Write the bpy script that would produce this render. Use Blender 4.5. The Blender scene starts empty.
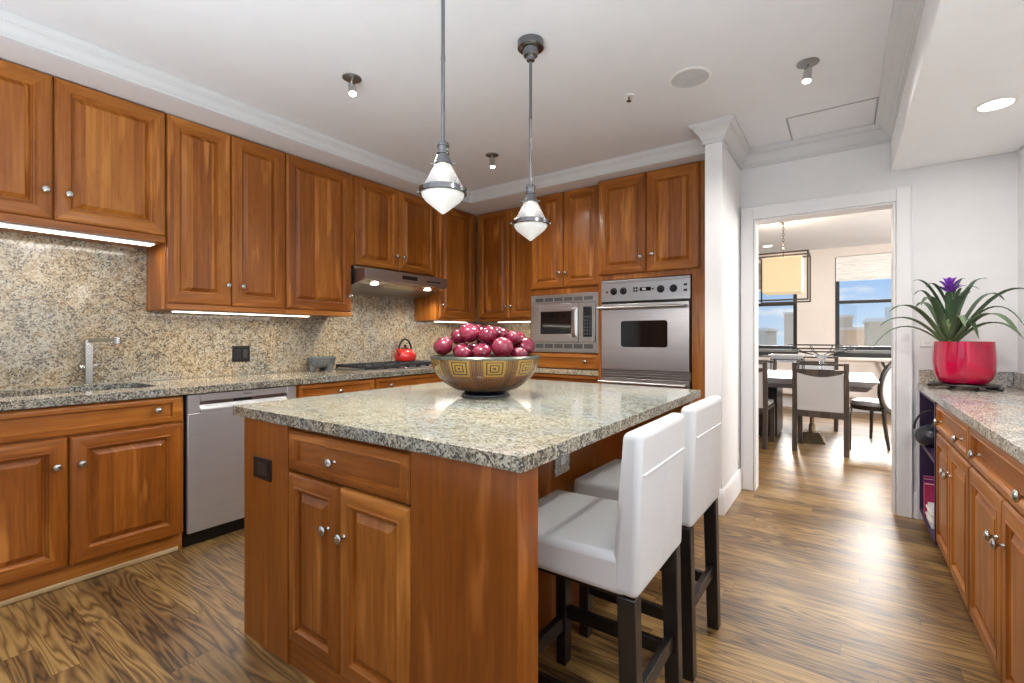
import bpy, bmesh, math, random
from mathutils import Vector, Matrix
random.seed(7)
C = bpy.context.scene.collection
PI = math.pi

# ---------------------------------------------------------------- camera
cam = bpy.data.cameras.new('camera')
cam.sensor_width = 36.0
cam.lens = 470.0 / 1024.0 * 36.0
cam.shift_y = -5.0 / 1024.0
cam.clip_start = 0.02
cam.clip_end = 500
cam_o = bpy.data.objects.new('camera', cam)
C.objects.link(cam_o)
cam_o.location = (0, 0, 1.2)
cam_o.rotation_euler = (PI / 2, 0, math.radians(35.196))
bpy.context.scene.camera = cam_o

# ---------------------------------------------------------------- colour management
vs = bpy.context.scene.view_settings
bpy.context.scene.display_settings.display_device = 'sRGB'
vs.view_transform = 'Standard'
vs.look = 'None'
vs.gamma = 1.0
vs.use_curve_mapping = False
vs.exposure = 0.0
cy = bpy.context.scene.cycles
cy.max_bounces = 10
cy.diffuse_bounces = 5
cy.glossy_bounces = 5
cy.transmission_bounces = 8
cy.transparent_max_bounces = 8
cy.sample_clamp_indirect = 6.0
cy.caustics_reflective = False
cy.caustics_refractive = False
cy.use_denoising = True


def s2l(c):
    return c / 12.92 if c <= 0.04045 else ((c + 0.055) / 1.055) ** 2.4


def rgb(r, g, b):
    return (s2l(r / 255), s2l(g / 255), s2l(b / 255), 1.0)


# ---------------------------------------------------------------- sky
world = bpy.data.worlds.new('sky')
bpy.context.scene.world = world
world.use_nodes = True
wt = world.node_tree
wt.nodes.clear()


def wn(t, **kw):
    n = wt.nodes.new(t)
    for k, v in kw.items():
        setattr(n, k, v)
    return n


tc = wn('ShaderNodeTexCoord')
sep = wn('ShaderNodeSeparateXYZ')
wt.links.new(tc.outputs['Generated'], sep.inputs[0])
rmp = wn('ShaderNodeValToRGB')
rmp.color_ramp.elements[0].position = 0.0
rmp.color_ramp.elements[0].color = rgb(205, 228, 248)
rmp.color_ramp.elements[1].position = 0.16
rmp.color_ramp.elements[1].color = rgb(112, 176, 240)
wt.links.new(sep.outputs['Z'], rmp.inputs[0])
mp = wn('ShaderNodeMapping')
mp.inputs['Scale'].default_value = (5, 5, 16)
wt.links.new(tc.outputs['Generated'], mp.inputs[0])
nz = wn('ShaderNodeTexNoise')
nz.inputs['Scale'].default_value = 2.2
nz.inputs['Detail'].default_value = 6
wt.links.new(mp.outputs[0], nz.inputs['Vector'])
cr = wn('ShaderNodeValToRGB')
cr.color_ramp.elements[0].position = 0.50
cr.color_ramp.elements[0].color = (0, 0, 0, 1)
cr.color_ramp.elements[1].position = 0.66
cr.color_ramp.elements[1].color = (1, 1, 1, 1)
wt.links.new(nz.outputs['Fac'], cr.inputs[0])
mx = wn('ShaderNodeMix', data_type='RGBA')
wt.links.new(cr.outputs[0], mx.inputs[0])
wt.links.new(rmp.outputs[0], mx.inputs[6])
mx.inputs[7].default_value = rgb(245, 248, 252)
bg = wn('ShaderNodeBackground')
bg.inputs['Strength'].default_value = 1.0
wt.links.new(mx.outputs[2], bg.inputs['Color'])
wo = wn('ShaderNodeOutputWorld')
wt.links.new(bg.outputs[0], wo.inputs['Surface'])


# ---------------------------------------------------------------- large lights (daylight at the windows, and added fill)
def area(name, loc, target, sx, sy, power, col=(1, 1, 1), spread=180):
    l = bpy.data.lights.new(name, 'AREA')
    l.shape = 'RECTANGLE'
    l.size = sx
    l.size_y = sy
    l.energy = power
    l.color = col
    l.spread = math.radians(spread)
    o = bpy.data.objects.new(name, l)
    C.objects.link(o)
    o.location = loc
    d = Vector(target) - Vector(loc)
    o.rotation_euler = d.to_track_quat('-Z', 'Y').to_euler()
    return o


sun = bpy.data.lights.new('low_sun', 'SUN')
sun.energy = 6.5
sun.angle = math.radians(17)
sun.color = (1.0, 0.95, 0.88)
sun_o = bpy.data.objects.new('low_sun', sun)
C.objects.link(sun_o)
sun_o.location = (0, 14, 6)
sun_o.rotation_euler = Vector((-0.017, -1.0, -0.28)).to_track_quat('-Z', 'Y').to_euler()
# daylight from high in the sky outside the dining room windows
area('dining_daylight', (-0.4, 12.6, 5.2), (-0.3, 7.6, 0.6), 5.5, 2.6, 4600, (0.96, 0.98, 1.0))
# daylight through the dining room side window, out of sight to the right
area('dining_side_daylight', (2.92, 6.6, 1.6), (0.0, 6.2, 0.9), 1.9, 1.7, 190, (1.0, 0.97, 0.92))
# fill light added at an unseen opening beside the camera
area('kitchen_side_fill', (0.96, 0.90, 1.62), (-1.6, 1.4, 1.62), 1.3, 1.4, 10, (0.97, 0.985, 1.0))
area('kitchen_rear_fill', (-1.4, -2.52, 1.7), (-1.4, 1.0, 1.9), 2.6, 1.5, 5, (1.0, 0.99, 0.98))  # weak fill added at an unseen opening in the rear wall
# unseen upward fill light, added to brighten the ceiling
area('ceiling_fill', (-0.9, -0.65, 0.45), (-0.9, -0.45, 2.64), 2.4, 1.2, 98, (0.85, 0.94, 1.0), 140)


# ================================================================ material helpers
class NT:
    def __init__(self, name):
        self.m = bpy.data.materials.new(name)
        self.m.use_nodes = True
        self.t = self.m.node_tree
        self.t.nodes.clear()
        self.out = self.t.nodes.new('ShaderNodeOutputMaterial')
        self.p = self.t.nodes.new('ShaderNodeBsdfPrincipled')
        self.t.links.new(self.p.outputs[0], self.out.inputs[0])

    def n(self, t, **kw):
        n = self.t.nodes.new(t)
        for k, v in kw.items():
            setattr(n, k, v)
        return n

    def put(self, sock, v):
        if isinstance(v, bpy.types.NodeSocket):
            self.t.links.new(v, sock)
        else:
            sock.default_value = v

    def math(self, op, a, b=0.0, c=0.0):
        n = self.n('ShaderNodeMath', operation=op)
        self.put(n.inputs[0], a)
        self.put(n.inputs[1], b)
        self.put(n.inputs[2], c)
        return n.outputs[0]

    def obj(self):
        return self.n('ShaderNodeTexCoord').outputs['Object']

    def xyz(self, v):
        n = self.n('ShaderNodeSeparateXYZ')
        self.put(n.inputs[0], v)
        return n.outputs[0], n.outputs[1], n.outputs[2]

    def comb(self, x, y, z):
        n = self.n('ShaderNodeCombineXYZ')
        self.put(n.inputs[0], x)
        self.put(n.inputs[1], y)
        self.put(n.inputs[2], z)
        return n.outputs[0]

    def noise(self, v, scale, detail=3.0, rough=0.55, dist=0.0):
        n = self.n('ShaderNodeTexNoise')
        self.put(n.inputs['Vector'], v)
        n.inputs['Scale'].default_value = scale
        n.inputs['Detail'].default_value = detail
        n.inputs['Roughness'].default_value = rough
        n.inputs['Distortion'].default_value = dist
        return n.outputs['Fac']

    def white(self, v, dim='3D'):
        n = self.n('ShaderNodeTexWhiteNoise', noise_dimensions=dim)
        if dim == '1D':
            self.put(n.inputs['W'], v)
        else:
            self.put(n.inputs['Vector'], v)
        return n.outputs['Value']

    def ramp(self, f, stops, interp='LINEAR'):
        n = self.n('ShaderNodeValToRGB')
        cr_ = n.color_ramp
        cr_.interpolation = interp
        while len(cr_.elements) < len(stops):
            cr_.elements.new(0.5)
        for e, (p, c) in zip(cr_.elements, stops):
            e.position = p
            e.color = c
        self.put(n.inputs[0], f)
        return n.outputs[0]

    def mix(self, f, a, b, blend='MIX'):
        n = self.n('ShaderNodeMix', data_type='RGBA', blend_type=blend)
        self.put(n.inputs[0], f)
        self.put(n.inputs[6], a)
        self.put(n.inputs[7], b)
        return n.outputs[2]

    def bump(self, h, strength=0.2, dist=0.002):
        n = self.n('ShaderNodeBump')
        n.inputs['Strength'].default_value = strength
        n.inputs['Distance'].default_value = dist
        self.put(n.inputs['Height'], h)
        self.t.links.new(n.outputs[0], self.p.inputs['Normal'])

    def set(self, **kw):
        for k, v in kw.items():
            self.put(self.p.inputs[k.replace('_', ' ')], v)
        return self


def plain(name, col, rough=0.5, metal=0.0, coat=0.0, emit=None, estr=0.0, var=0.04):
    t = NT(name)
    o = t.obj()
    f = t.noise(o, 9.0, 3)
    dark = tuple(c * (1 - var * 2) for c in col[:3]) + (1,)
    lite = tuple(min(1, c * (1 + var * 2)) for c in col[:3]) + (1,)
    t.set(Base_Color=t.ramp(f, [(0.3, dark), (0.7, lite)]), Roughness=rough, Metallic=metal, Coat_Weight=coat)
    if emit:
        t.set(Emission_Color=emit, Emission_Strength=estr)
    return t.m


def wood(name, grain, dark, mid, light, board=0.105, rough=0.34, coat=0.14):
    t = NT(name)
    o = t.obj()
    rnd = t.n('ShaderNodeObjectInfo').outputs['Random']
    x, y, z = t.xyz(o)
    if grain == 'Z':
        a, l = t.math('ADD', x, y), z
    elif grain == 'X':
        a, l = t.math('ADD', z, y), x
    else:
        a, l = t.math('ADD', x, z), y
    ro = t.math('MULTIPLY', rnd, 53.0)
    bid = t.math('FLOOR', t.math('ADD', t.math('DIVIDE', a, board), ro))
    bt = t.white(t.math('ADD', bid, ro), '1D')
    off = t.math('MULTIPLY', bt, 29.0)
    fine = t.noise(t.comb(t.math('MULTIPLY', a, 55.0), off, t.math('MULTIPLY', t.math('ADD', l, ro), 2.2)), 1.0, 4, 0.6)
    fig = t.noise(t.comb(t.math('MULTIPLY', a, 9.0), off, t.math('MULTIPLY', t.math('ADD', l, ro), 1.3)), 1.0, 3, 0.5, 0.6)
    ring = t.math('ABSOLUTE', t.math('SINE', t.math('MULTIPLY', fig, 26.0)))
    v = t.math('ADD', t.math('MULTIPLY', fine, 0.55), t.math('MULTIPLY', fig, 0.40))
    v = t.math('ADD', v, t.math('MULTIPLY', ring, 0.06))
    v = t.math('ADD', v, t.math('MULTIPLY', t.math('SUBTRACT', bt, 0.5), 0.26))
    col = t.ramp(v, [(0.20, dark), (0.5, mid), (0.82, light)])
    sap = t.noise(t.comb(t.math('MULTIPLY', a, 13.0), off, t.math('MULTIPLY', t.math('ADD', l, ro), 1.6)), 1.0, 2, 0.5, 0.3)
    pale = tuple(min(1, c * 1.35 + 0.015) for c in light[:3]) + (1,)
    col = t.mix(t.ramp(sap, [(0.60, (0, 0, 0, 1)), (0.70, (0.55, 0.55, 0.55, 1))]), col, pale)
    t.set(Base_Color=col, Roughness=rough, Coat_Weight=coat, Coat_Roughness=0.14, Specular_IOR_Level=0.35)
    t.bump(fine, 0.04, 0.001)
    return t.m


CH_D, CH_M, CH_L = rgb(106, 53, 13), rgb(147, 83, 26), rgb(186, 120, 50)
W_V = wood('cherry_wood', 'Z', CH_D, CH_M, CH_L)
W_P = wood('cherry_veneer', 'Z', rgb(108, 54, 13), rgb(134, 72, 20), rgb(160, 94, 32), board=4.0)
W_X = wood('cherry_wood_rail', 'X', CH_D, CH_M, CH_L, board=0.5)
W_Y = wood('cherry_wood_side', 'Y', CH_D, CH_M, CH_L, board=0.5)
W_TOE = wood('pale_wood_moulding', 'X', rgb(150, 120, 80), rgb(178, 150, 108), rgb(200, 178, 140), board=3.0, rough=0.5, coat=0)
W_BLK = plain('dark_stained_leg_wood', rgb(26, 21, 19), 0.38, coat=0.2)
W_CHAIR = wood('grey_brown_chair_wood', 'Z', rgb(58, 51, 46), rgb(78, 69, 62), rgb(104, 94, 86), rough=0.4, coat=0.1)
W_TBL = wood('dark_table_wood', 'Z', rgb(40, 34, 31), rgb(52, 45, 41), rgb(66, 58, 53), rough=0.3)


def granite(name, base, patch, pale, speck, scale=1.0, specks=0.62, rough=0.12, stretch=(1, 1, 1)):
    t = NT(name)
    o = t.obj()
    mpn = t.n('ShaderNodeMapping')
    mpn.inputs['Scale'].default_value = stretch
    t.put(mpn.inputs[0], o)
    o = mpn.outputs[0]
    v1 = t.n('ShaderNodeTexVoronoi', feature='F1')
    v1.inputs['Scale'].default_value = 130 * scale
    t.put(v1.inputs['Vector'], o)
    r1 = t.white(v1.outputs['Color'])
    big = t.noise(o, 14.0 * scale, 5, 0.65, 0.6)
    r = t.math('ADD', t.math('MULTIPLY', r1, 0.5), t.math('MULTIPLY', big, 0.75))
    col = t.ramp(r, [(0.22, speck), (0.38, patch), (0.58, base), (0.78, pale), (0.95, pale)])
    v2 = t.n('ShaderNodeTexVoronoi', feature='F1')
    v2.inputs['Scale'].default_value = 190 * scale
    t.put(v2.inputs['Vector'], o)
    r2 = t.white(v2.outputs['Color'])
    mid = t.noise(o, 40.0 * scale, 3, 0.6)
    m = t.math('GREATER_THAN', t.math('ADD', t.math('MULTIPLY', r2, 0.5), t.math('MULTIPLY', mid, 0.8)), specks + 0.16)
    col = t.mix(m, col, speck)
    drift = t.noise(o, 2.6, 3, 0.6, 0.5)
    col = t.mix(1.0, col, t.ramp(drift, [(0.38, (0.84, 0.88, 0.94, 1)), (0.62, (1.08, 1.0, 0.88, 1))]), 'MULTIPLY')
    t.set(Base_Color=col, Roughness=rough, Coat_Weight=0.2, Coat_Roughness=0.05)
    return t.m


G_SPLASH = granite('tan_granite', rgb(166, 155, 134), rgb(146, 126, 98), rgb(190, 182, 166), rgb(92, 88, 82), 0.85, 0.65)
G_TOP = granite('tan_granite_top', rgb(178, 168, 146), rgb(148, 132, 104), rgb(204, 196, 180), rgb(92, 86, 76), 1.1, 0.66)
G_ISL = granite('green_grey_granite', rgb(158, 160, 147), rgb(138, 138, 120), rgb(184, 187, 180), rgb(104, 104, 98), 1.15, 0.71, stretch=(0.8, 1.2, 1))
G_EDGE = granite('rough_granite_edge', rgb(140, 136, 122), rgb(108, 102, 88), rgb(178, 174, 162), rgb(62, 58, 54), 1.0, 0.58, rough=0.5)
G_GREY = granite('grey_granite', rgb(174, 170, 164), rgb(146, 142, 138), rgb(206, 204, 198), rgb(100, 98, 98), 1.1, 0.70, rough=0.24, stretch=(1.3, 0.7, 1))

M_WALL = plain('white_wall_paint', rgb(230, 230, 231), 0.6, var=0.008)
M_DWALL = plain('beige_wall_paint', rgb(228, 219, 212), 0.6, var=0.008)
M_CEIL = plain('ceiling_paint', rgb(224, 224, 227), 0.7, var=0.008)
M_TRIM = plain('white_gloss_trim', rgb(232, 232, 234), 0.4, var=0.006)
M_CROWN = plain('shaded_crown_paint', rgb(208, 208, 209), 0.55, var=0.006)  # the trim paint again, with shade put into its colour
M_BLACK = plain('black_plastic', rgb(12, 12, 13), 0.4)
M_GLASSBLK = plain('black_oven_glass', rgb(14, 15, 18), 0.06, coat=0.5)
M_KNOB = plain('satin_nickel', rgb(190, 188, 184), 0.24, 1.0)
M_CHROME = plain('dark_nickel', rgb(126, 127, 130), 0.22, 1.0)
M_WHITE_PL = plain('white_plastic', rgb(232, 232, 230), 0.4, var=0.01)
M_PURPLE = plain('purple_shelf_paint', rgb(58, 40, 72), 0.45)


def steel(name, col, rough, axis):
    t = NT(name)
    o = t.obj()
    x, y, z = t.xyz(o)
    if axis == 'X':
        v = t.comb(t.math('MULTIPLY', x, 1.2), t.math('MULTIPLY', y, 160), t.math('MULTIPLY', z, 160))
    else:
        v = t.comb(t.math('MULTIPLY', x, 160), t.math('MULTIPLY', y, 160), t.math('MULTIPLY', z, 1.2))
    f = t.noise(v, 1.0, 3, 0.6)
    t.set(Base_Color=t.ramp(f, [(0.3, tuple(c * 0.92 for c in col[:3]) + (1,)), (0.7, col)]), Metallic=1.0,
          Roughness=t.math('ADD', t.math('MULTIPLY', f, 0.12), rough), Anisotropic=0.5)
    return t.m


M_STEEL = steel('brushed_steel', rgb(190, 189, 188), 0.24, 'X')
M_STEELV = steel('brushed_steel_door', rgb(196, 192, 192), 0.27, 'X')
M_STEELD = steel('dark_brushed_steel', rgb(168, 166, 164), 0.26, 'X')


M_STEELW = steel('dishwasher_steel', rgb(206, 206, 208), 0.30, 'X')
M_STEELW.node_tree.nodes['Principled BSDF'].inputs['Metallic'].default_value = 0.7


def floor_mat():
    t = NT('stained_oak_floor')
    o = t.obj()
    x, y, z = t.xyz(o)
    W, L = 0.083, 1.25
    ry = t.math('DIVIDE', y, W)
    row = t.math('FLOOR', ry)
    fy = t.math('FRACT', ry)
    offs = t.math('MULTIPLY', t.white(row, '1D'), 7.0)
    rx = t.math('ADD', t.math('DIVIDE', x, L), offs)
    colm = t.math('FLOOR', rx)
    fx = t.math('FRACT', rx)
    pid = t.white(t.comb(row, colm, 3.0))
    sh = t.math('MULTIPLY', pid, 91.0)
    figv = t.comb(t.math('MULTIPLY', x, 0.9), t.math('ADD', t.math('MULTIPLY', y, 10.0), sh), sh)
    fig = t.noise(figv, 1.0, 2.0, 0.5, 0.25)
    ring = t.math('FRACT', t.math('MULTIPLY', fig, 14.0))
    ring = t.math('POWER', t.math('ABSOLUTE', t.math('SUBTRACT', t.math('MULTIPLY', ring, 2.0), 1.0)), 0.6)
    fine = t.noise(t.comb(t.math('MULTIPLY', x, 7.0), t.math('MULTIPLY', y, 190.0), sh), 1.0, 3, 0.6)
    v = t.math('ADD', t.math('MULTIPLY', ring, 0.50), t.math('MULTIPLY', fine, 0.30))
    v = t.math('ADD', v, t.math('MULTIPLY', t.math('SUBTRACT', pid, 0.5), 0.30))
    col = t.ramp(v, [(0.12, rgb(60, 40, 20)), (0.42, rgb(120, 88, 48)), (0.72, rgb(170, 134, 78))])
    e1 = t.math('LESS_THAN', t.math('MINIMUM', fy, t.math('SUBTRACT', 1.0, fy)), 0.014)
    e2 = t.math('LESS_THAN', t.math('MINIMUM', fx, t.math('SUBTRACT', 1.0, fx)), 0.0012)
    e = t.math('MAXIMUM', e1, e2)
    col = t.mix(t.math('MULTIPLY', e, 0.6), col, rgb(40, 27, 15))
    t.set(Base_Color=col, Roughness=t.math('ADD', t.math('MULTIPLY', fine, 0.10), 0.38), Coat_Weight=0.5, Coat_Roughness=0.40)
    t.bump(t.math('SUBTRACT', t.math('MULTIPLY', fine, 0.3), e), 0.12, 0.001)
    return t.m


M_FLOOR = floor_mat()


def leather(name, col):
    t = NT(name)
    o = t.obj()
    v = t.n('ShaderNodeTexVoronoi', feature='F1')
    v.inputs['Scale'].default_value = 420
    t.put(v.inputs['Vector'], o)
    t.set(Base_Color=col, Roughness=0.42, Coat_Weight=0.1)
    t.bump(v.outputs['Distance'], 0.05, 0.0006)
    return t.m


M_LEATHER = leather('white_leather', rgb(214, 214, 214))
M_PAD = leather('pale_grey_upholstery', rgb(206, 208, 212))


def glass_mat(name, rough=0.02, tint=(1, 1, 1, 1), alpha_mix=0.12, ribs=False):
    t = NT(name)
    t.t.nodes.remove(t.p)
    tr = t.n('ShaderNodeBsdfTransparent')
    tr.inputs[0].default_value = tint
    gl = t.n('ShaderNodeBsdfGlossy')
    gl.inputs['Roughness'].default_value = rough
    gl.inputs['Color'].default_value = (0.95, 0.97, 1, 1)
    mxn = t.n('ShaderNodeMixShader')
    fr = t.n('ShaderNodeLayerWeight')
    fr.inputs['Blend'].default_value = 0.35
    if ribs:
        o = t.obj()
        x, y, z = t.xyz(o)
        ang = t.math('ARCTAN2', y, x)
        rib = t.math('ABSOLUTE', t.math('SINE', t.math('MULTIPLY', ang, 22.0)))
        sp = t.noise(o, 120.0, 2)
        f = t.math('ADD', t.math('MULTIPLY', rib, 0.16), t.math('MULTIPLY', sp, 0.14))
        f = t.math('ADD', f, t.math('MULTIPLY', fr.outputs['Fresnel'], 0.4))
        f = t.math('MINIMUM', f, 0.9)
        t.put(mxn.inputs[0], f)
    else:
        t.put(mxn.inputs[0], t.math('ADD', t.math('MULTIPLY', fr.outputs['Fresnel'], 0.7), alpha_mix * 0.3))
    t.put(mxn.inputs[1], tr.outputs[0])
    if ribs:
        df = t.n('ShaderNodeBsdfTranslucent')
        df.inputs[0].default_value = (0.95, 0.96, 0.98, 1)
        m2 = t.n('ShaderNodeMixShader')
        m2.inputs[0].default_value = 0.5
        t.put(m2.inputs[1], gl.outputs[0])
        t.put(m2.inputs[2], df.outputs[0])
        t.put(mxn.inputs[2], m2.outputs[0])
    else:
        t.put(mxn.inputs[2], gl.outputs[0])
    t.put(t.out.inputs[0], mxn.outputs[0])
    return t.m


M_GLASS = glass_mat('window_glass', 0.0, (0.98, 0.99, 1, 1), 0.06)
M_RIB = glass_mat('ribbed_lamp_glass', 0.08, (0.97, 0.98, 1, 1), 0.3, True)
M_TGLASS = glass_mat('clear_bowl_glass', 0.02, (0.9, 0.92, 0.94, 1), 0.5)


def emis(name, col, s):
    return plain(name, col, 0.5, emit=col, estr=s, var=0.0)


M_FROST = plain('lit_frosted_glass', rgb(190, 190, 188), 0.4, emit=rgb(255, 250, 240), estr=0.28, var=0.0)
M_BULB = emis('lit_lamp', rgb(255, 246, 228), 14.0)
M_STRIP = emis('lit_undercabinet_strip', rgb(255, 248, 232), 5.0)
M_SHADE = emis('lit_cream_shade', rgb(246, 222, 178), 0.42)
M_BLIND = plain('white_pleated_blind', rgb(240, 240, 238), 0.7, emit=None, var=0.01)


# ================================================================ mesh helpers
class MB:
    def __init__(self):
        self.b = bmesh.new()

    def face(self, vs_, mi=0):
        try:
            f = self.b.faces.new(vs_)
            f.material_index = mi
            return f
        except ValueError:
            return None

    def box(self, x0, x1, y0, y1, z0, z1, mi=0):
        v = [self.b.verts.new(p) for p in ((x0, y0, z0), (x1, y0, z0), (x1, y1, z0), (x0, y1, z0), (x0, y0, z1), (x1, y0, z1), (x1, y1, z1), (x0, y1, z1))]
        for q in ((0, 3, 2, 1), (4, 5, 6, 7), (0, 1, 5, 4), (1, 2, 6, 5), (2, 3, 7, 6), (3, 0, 4, 7)):
            self.face([v[i] for i in q], mi)
        return self

    def hexa(self, bot, top, mi=0):
        v = [self.b.verts.new(p) for p in list(bot) + list(top)]
        for q in ((0, 3, 2, 1), (4, 5, 6, 7), (0, 1, 5, 4), (1, 2, 6, 5), (2, 3, 7, 6), (3, 0, 4, 7)):
            self.face([v[i] for i in q], mi)
        return self

    def rings(self, rings, mi=0, closed=True, cap0=True, cap1=True):
        rv = [[self.b.verts.new(p) for p in r] for r in rings]
        n = len(rv[0])
        for a, b in zip(rv, rv[1:]):
            for i in range(n if closed else n - 1):
                j = (i + 1) % n
                self.face([a[i], a[j], b[j], b[i]], mi)
        if cap0:
            self.face(list(reversed(rv[0])), mi)
        if cap1:
            self.face(rv[-1], mi)
        return self

    def cyl(self, p0, p1, r0, r1=None, seg=16, mi=0):
        p0, p1 = Vector(p0), Vector(p1)
        r1 = r0 if r1 is None else r1
        d = (p1 - p0).normalized()
        u = d.orthogonal().normalized()
        w = d.cross(u)
        R = []
        for p, r in ((p0, r0), (p1, r1)):
            R.append([p + (u * math.cos(2 * PI * i / seg) + w * math.sin(2 * PI * i / seg)) * r for i in range(seg)])
        return self.rings(R, mi)

    def lathe(self, prof, c=(0, 0, 0), seg=32, mi=0, axis='Z', cap0=True, cap1=True):
        R = []
        for r, h in prof:
            ring = []
            for i in range(seg):
                a = 2 * PI * i / seg
                x, y = r * math.cos(a), r * math.sin(a)
                if axis == 'Z':
                    p = (c[0] + x, c[1] + y, c[2] + h)
                elif axis == '-Y':
                    p = (c[0] + x, c[1] - h, c[2] + y)
                else:
                    p = (c[0] + h, c[1] + x, c[2] + y)
                ring.append(p)
            R.append(ring)
        return self.rings(R, mi, True, cap0, cap1)

    def tube(self, pts, r, seg=8, mi=0, closed=False):
        pts = [Vector(p) for p in pts]
        n = len(pts)
        R = []
        u = None
        for i, p in enumerate(pts):
            if closed:
                d = (pts[(i + 1) % n] - pts[i - 1]).normalized()
            else:
                d = (pts[min(i + 1, n - 1)] - pts[max(i - 1, 0)]).normalized()
            if u is None:
                u = d.orthogonal().normalized()
            u = (u - d * u.dot(d)).normalized()
            w = d.cross(u)
            rr = r[i] if isinstance(r, (list, tuple)) else r
            R.append([p + (u * math.cos(2 * PI * k / seg) + w * math.sin(2 * PI * k / seg)) * rr for k in range(seg)])
        if closed:
            R.append(R[0])
            self.rings(R, mi, True, False, False)
            bmesh.ops.remove_doubles(self.b, verts=self.b.verts, dist=1e-6)
        else:
            self.rings(R, mi)
        return self

    def prism(self, pts, fn, a0, a1, mi=0):
        """pts: 2-D outline; fn(p, q, a) -> 3-D point."""
        return self.rings([[fn(p, q, a0) for p, q in pts], [fn(p, q, a1) for p, q in pts]], mi)

    def sphere(self, c, r, s=(1, 1, 1), seg=20, rings=12, mi=0):
        prof = []
        for i in range(rings + 1):
            a = -PI / 2 + PI * i / rings
            prof.append((max(1e-4, math.cos(a)) * r, math.sin(a) * r))
        R = []
        for rr, h in prof:
            R.append([(c[0] + rr * math.cos(2 * PI * k / seg) * s[0], c[1] + rr * math.sin(2 * PI * k / seg) * s[1], c[2] + h * s[2]) for k in range(seg)])
        return self.rings(R, mi)

    def panel(self, x0, x1, z0, z1, t=0.021, stile=0.058, rail=None, raised=True, y=0.0):
        """raised-panel door front facing -Y; slot 0 upright grain, slot 1 level grain."""
        rail = stile if rail is None else rail
        w, h = x1 - x0, z1 - z0
        k = min(1.0, (min(w, h) - 2 * max(stile, rail) + 0.001) / 0.12)
        k = max(0.35, k)
        prof = [(0, 0, 0), (0, 0, t - 0.009), (0.003, 0.003, t - 0.004), (0.005, 0.005, t - 0.004), (0.008, 0.008, t - 0.001), (0.011, 0.011, t), (stile - 0.006, rail - 0.006, t), (stile - .004, rail - .004, t + .002), (stile, rail, t + .002),
                (stile + 0.004, rail + 0.004, t - 0.005), (stile + 0.010 * k, rail + 0.010 * k, t - 0.008), (stile + 0.012 * k, rail + 0.012 * k, t - 0.016), (stile + 0.017 * k, rail + 0.017 * k, t - 0.016)]
        if raised:
            prof += [(stile + 0.038 * k, rail + 0.038 * k, t - 0.004), (stile + 0.040 * k, rail + 0.040 * k, t - 0.002)]
        R = []
        for ix, iz, d in prof:
            R.append([self.b.verts.new(p) for p in ((x0 + ix, y - d, z0 + iz), (x1 - ix, y - d, z0 + iz), (x1 - ix, y - d, z1 - iz), (x0 + ix, y - d, z1 - iz))])
        for q, (a, b) in enumerate(zip(R, R[1:])):
            for i in range(4):
                j = (i + 1) % 4
                self.face([a[i], a[j], b[j], b[i]], 1 if (i in (0, 2) and q < 12) else 0)
        self.face(list(reversed(R[0])), 0)
        self.face(R[-1], 0)
        return self

    def build(self, name, mats, parent=None, loc=(0, 0, 0), rz=0.0, bevel=0.0, seg=2, angle=38, solid=0.0, sub=0):
        bmesh.ops.recalc_face_normals(self.b, faces=self.b.faces)
        me = bpy.data.meshes.new(name)
        self.b.to_mesh(me)
        self.b.free()
        for m in (mats if isinstance(mats, (list, tuple)) else [mats]):
            me.materials.append(m)
        for p in me.polygons:
            p.use_smooth = True
        me.set_sharp_from_angle(angle=math.radians(angle))
        o = bpy.data.objects.new(name, me)
        C.objects.link(o)
        o.location = loc
        o.rotation_euler = (0, 0, rz)
        if parent is not None:
            o.parent = parent
        if solid:
            md = o.modifiers.new('solid', 'SOLIDIFY')
            md.thickness = solid
            md.offset = 0
        if bevel:
            md = o.modifiers.new('bevel', 'BEVEL')
            md.width = bevel
            md.segments = seg
            md.limit_method = 'ANGLE'
            md.angle_limit = math.radians(35)
            md.harden_normals = False
        if sub:
            md = o.modifiers.new('sub', 'SUBSURF')
            md.levels = sub
            md.render_levels = sub
        return o


def tag(o, label, cat, group=None, kind=None):
    if label:
        o['label'] = label
    if cat:
        o['category'] = cat
    if group:
        o['group'] = group
    if kind:
        o['kind'] = kind
    return o


def thing(name, label, cat, loc=(0, 0, 0), rz=0.0, group=None):
    o = bpy.data.objects.new(name, None)
    o.empty_display_size = 0.1
    C.objects.link(o)
    o.location = loc
    o.rotation_euler = (0, 0, rz)
    return tag(o, label, cat, group)


def struct(name, mb, m, bevel=0.0, parent=None, **kw):
    o = mb.build(name, m, parent, bevel=bevel, **kw)
    if parent is None:
        o['kind'] = 'structure'
    return o


def copy_tree(o, parent=None):
    c = o.copy()
    C.objects.link(c)
    if parent is not None:
        c.parent = parent
    for ch in [q for q in bpy.data.objects if q.parent == o]:
        copy_tree(ch, c)
    return c


def slab(outer, holes, z0, z1, edge_slot=False):
    mb = MB()
    edges = []
    for loop in [outer] + holes:
        v = [mb.b.verts.new((x, y, z1)) for x, y in loop]
        for i in range(len(v)):
            edges.append(mb.b.edges.new((v[i], v[(i + 1) % len(v)])))
    r = bmesh.ops.triangle_fill(mb.b, use_beauty=True, use_dissolve=False, edges=edges)
    faces = [g for g in r['geom'] if isinstance(g, bmesh.types.BMFace)]
    ex = bmesh.ops.extrude_face_region(mb.b, geom=faces)
    for g in ex['geom']:
        if isinstance(g, bmesh.types.BMVert):
            g.co.z = z0
    if edge_slot:
        mb.b.normal_update()
        for fc_ in mb.b.faces:
            if abs(fc_.normal.z) < 0.5:
                fc_.material_index = 1
    return mb


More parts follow.
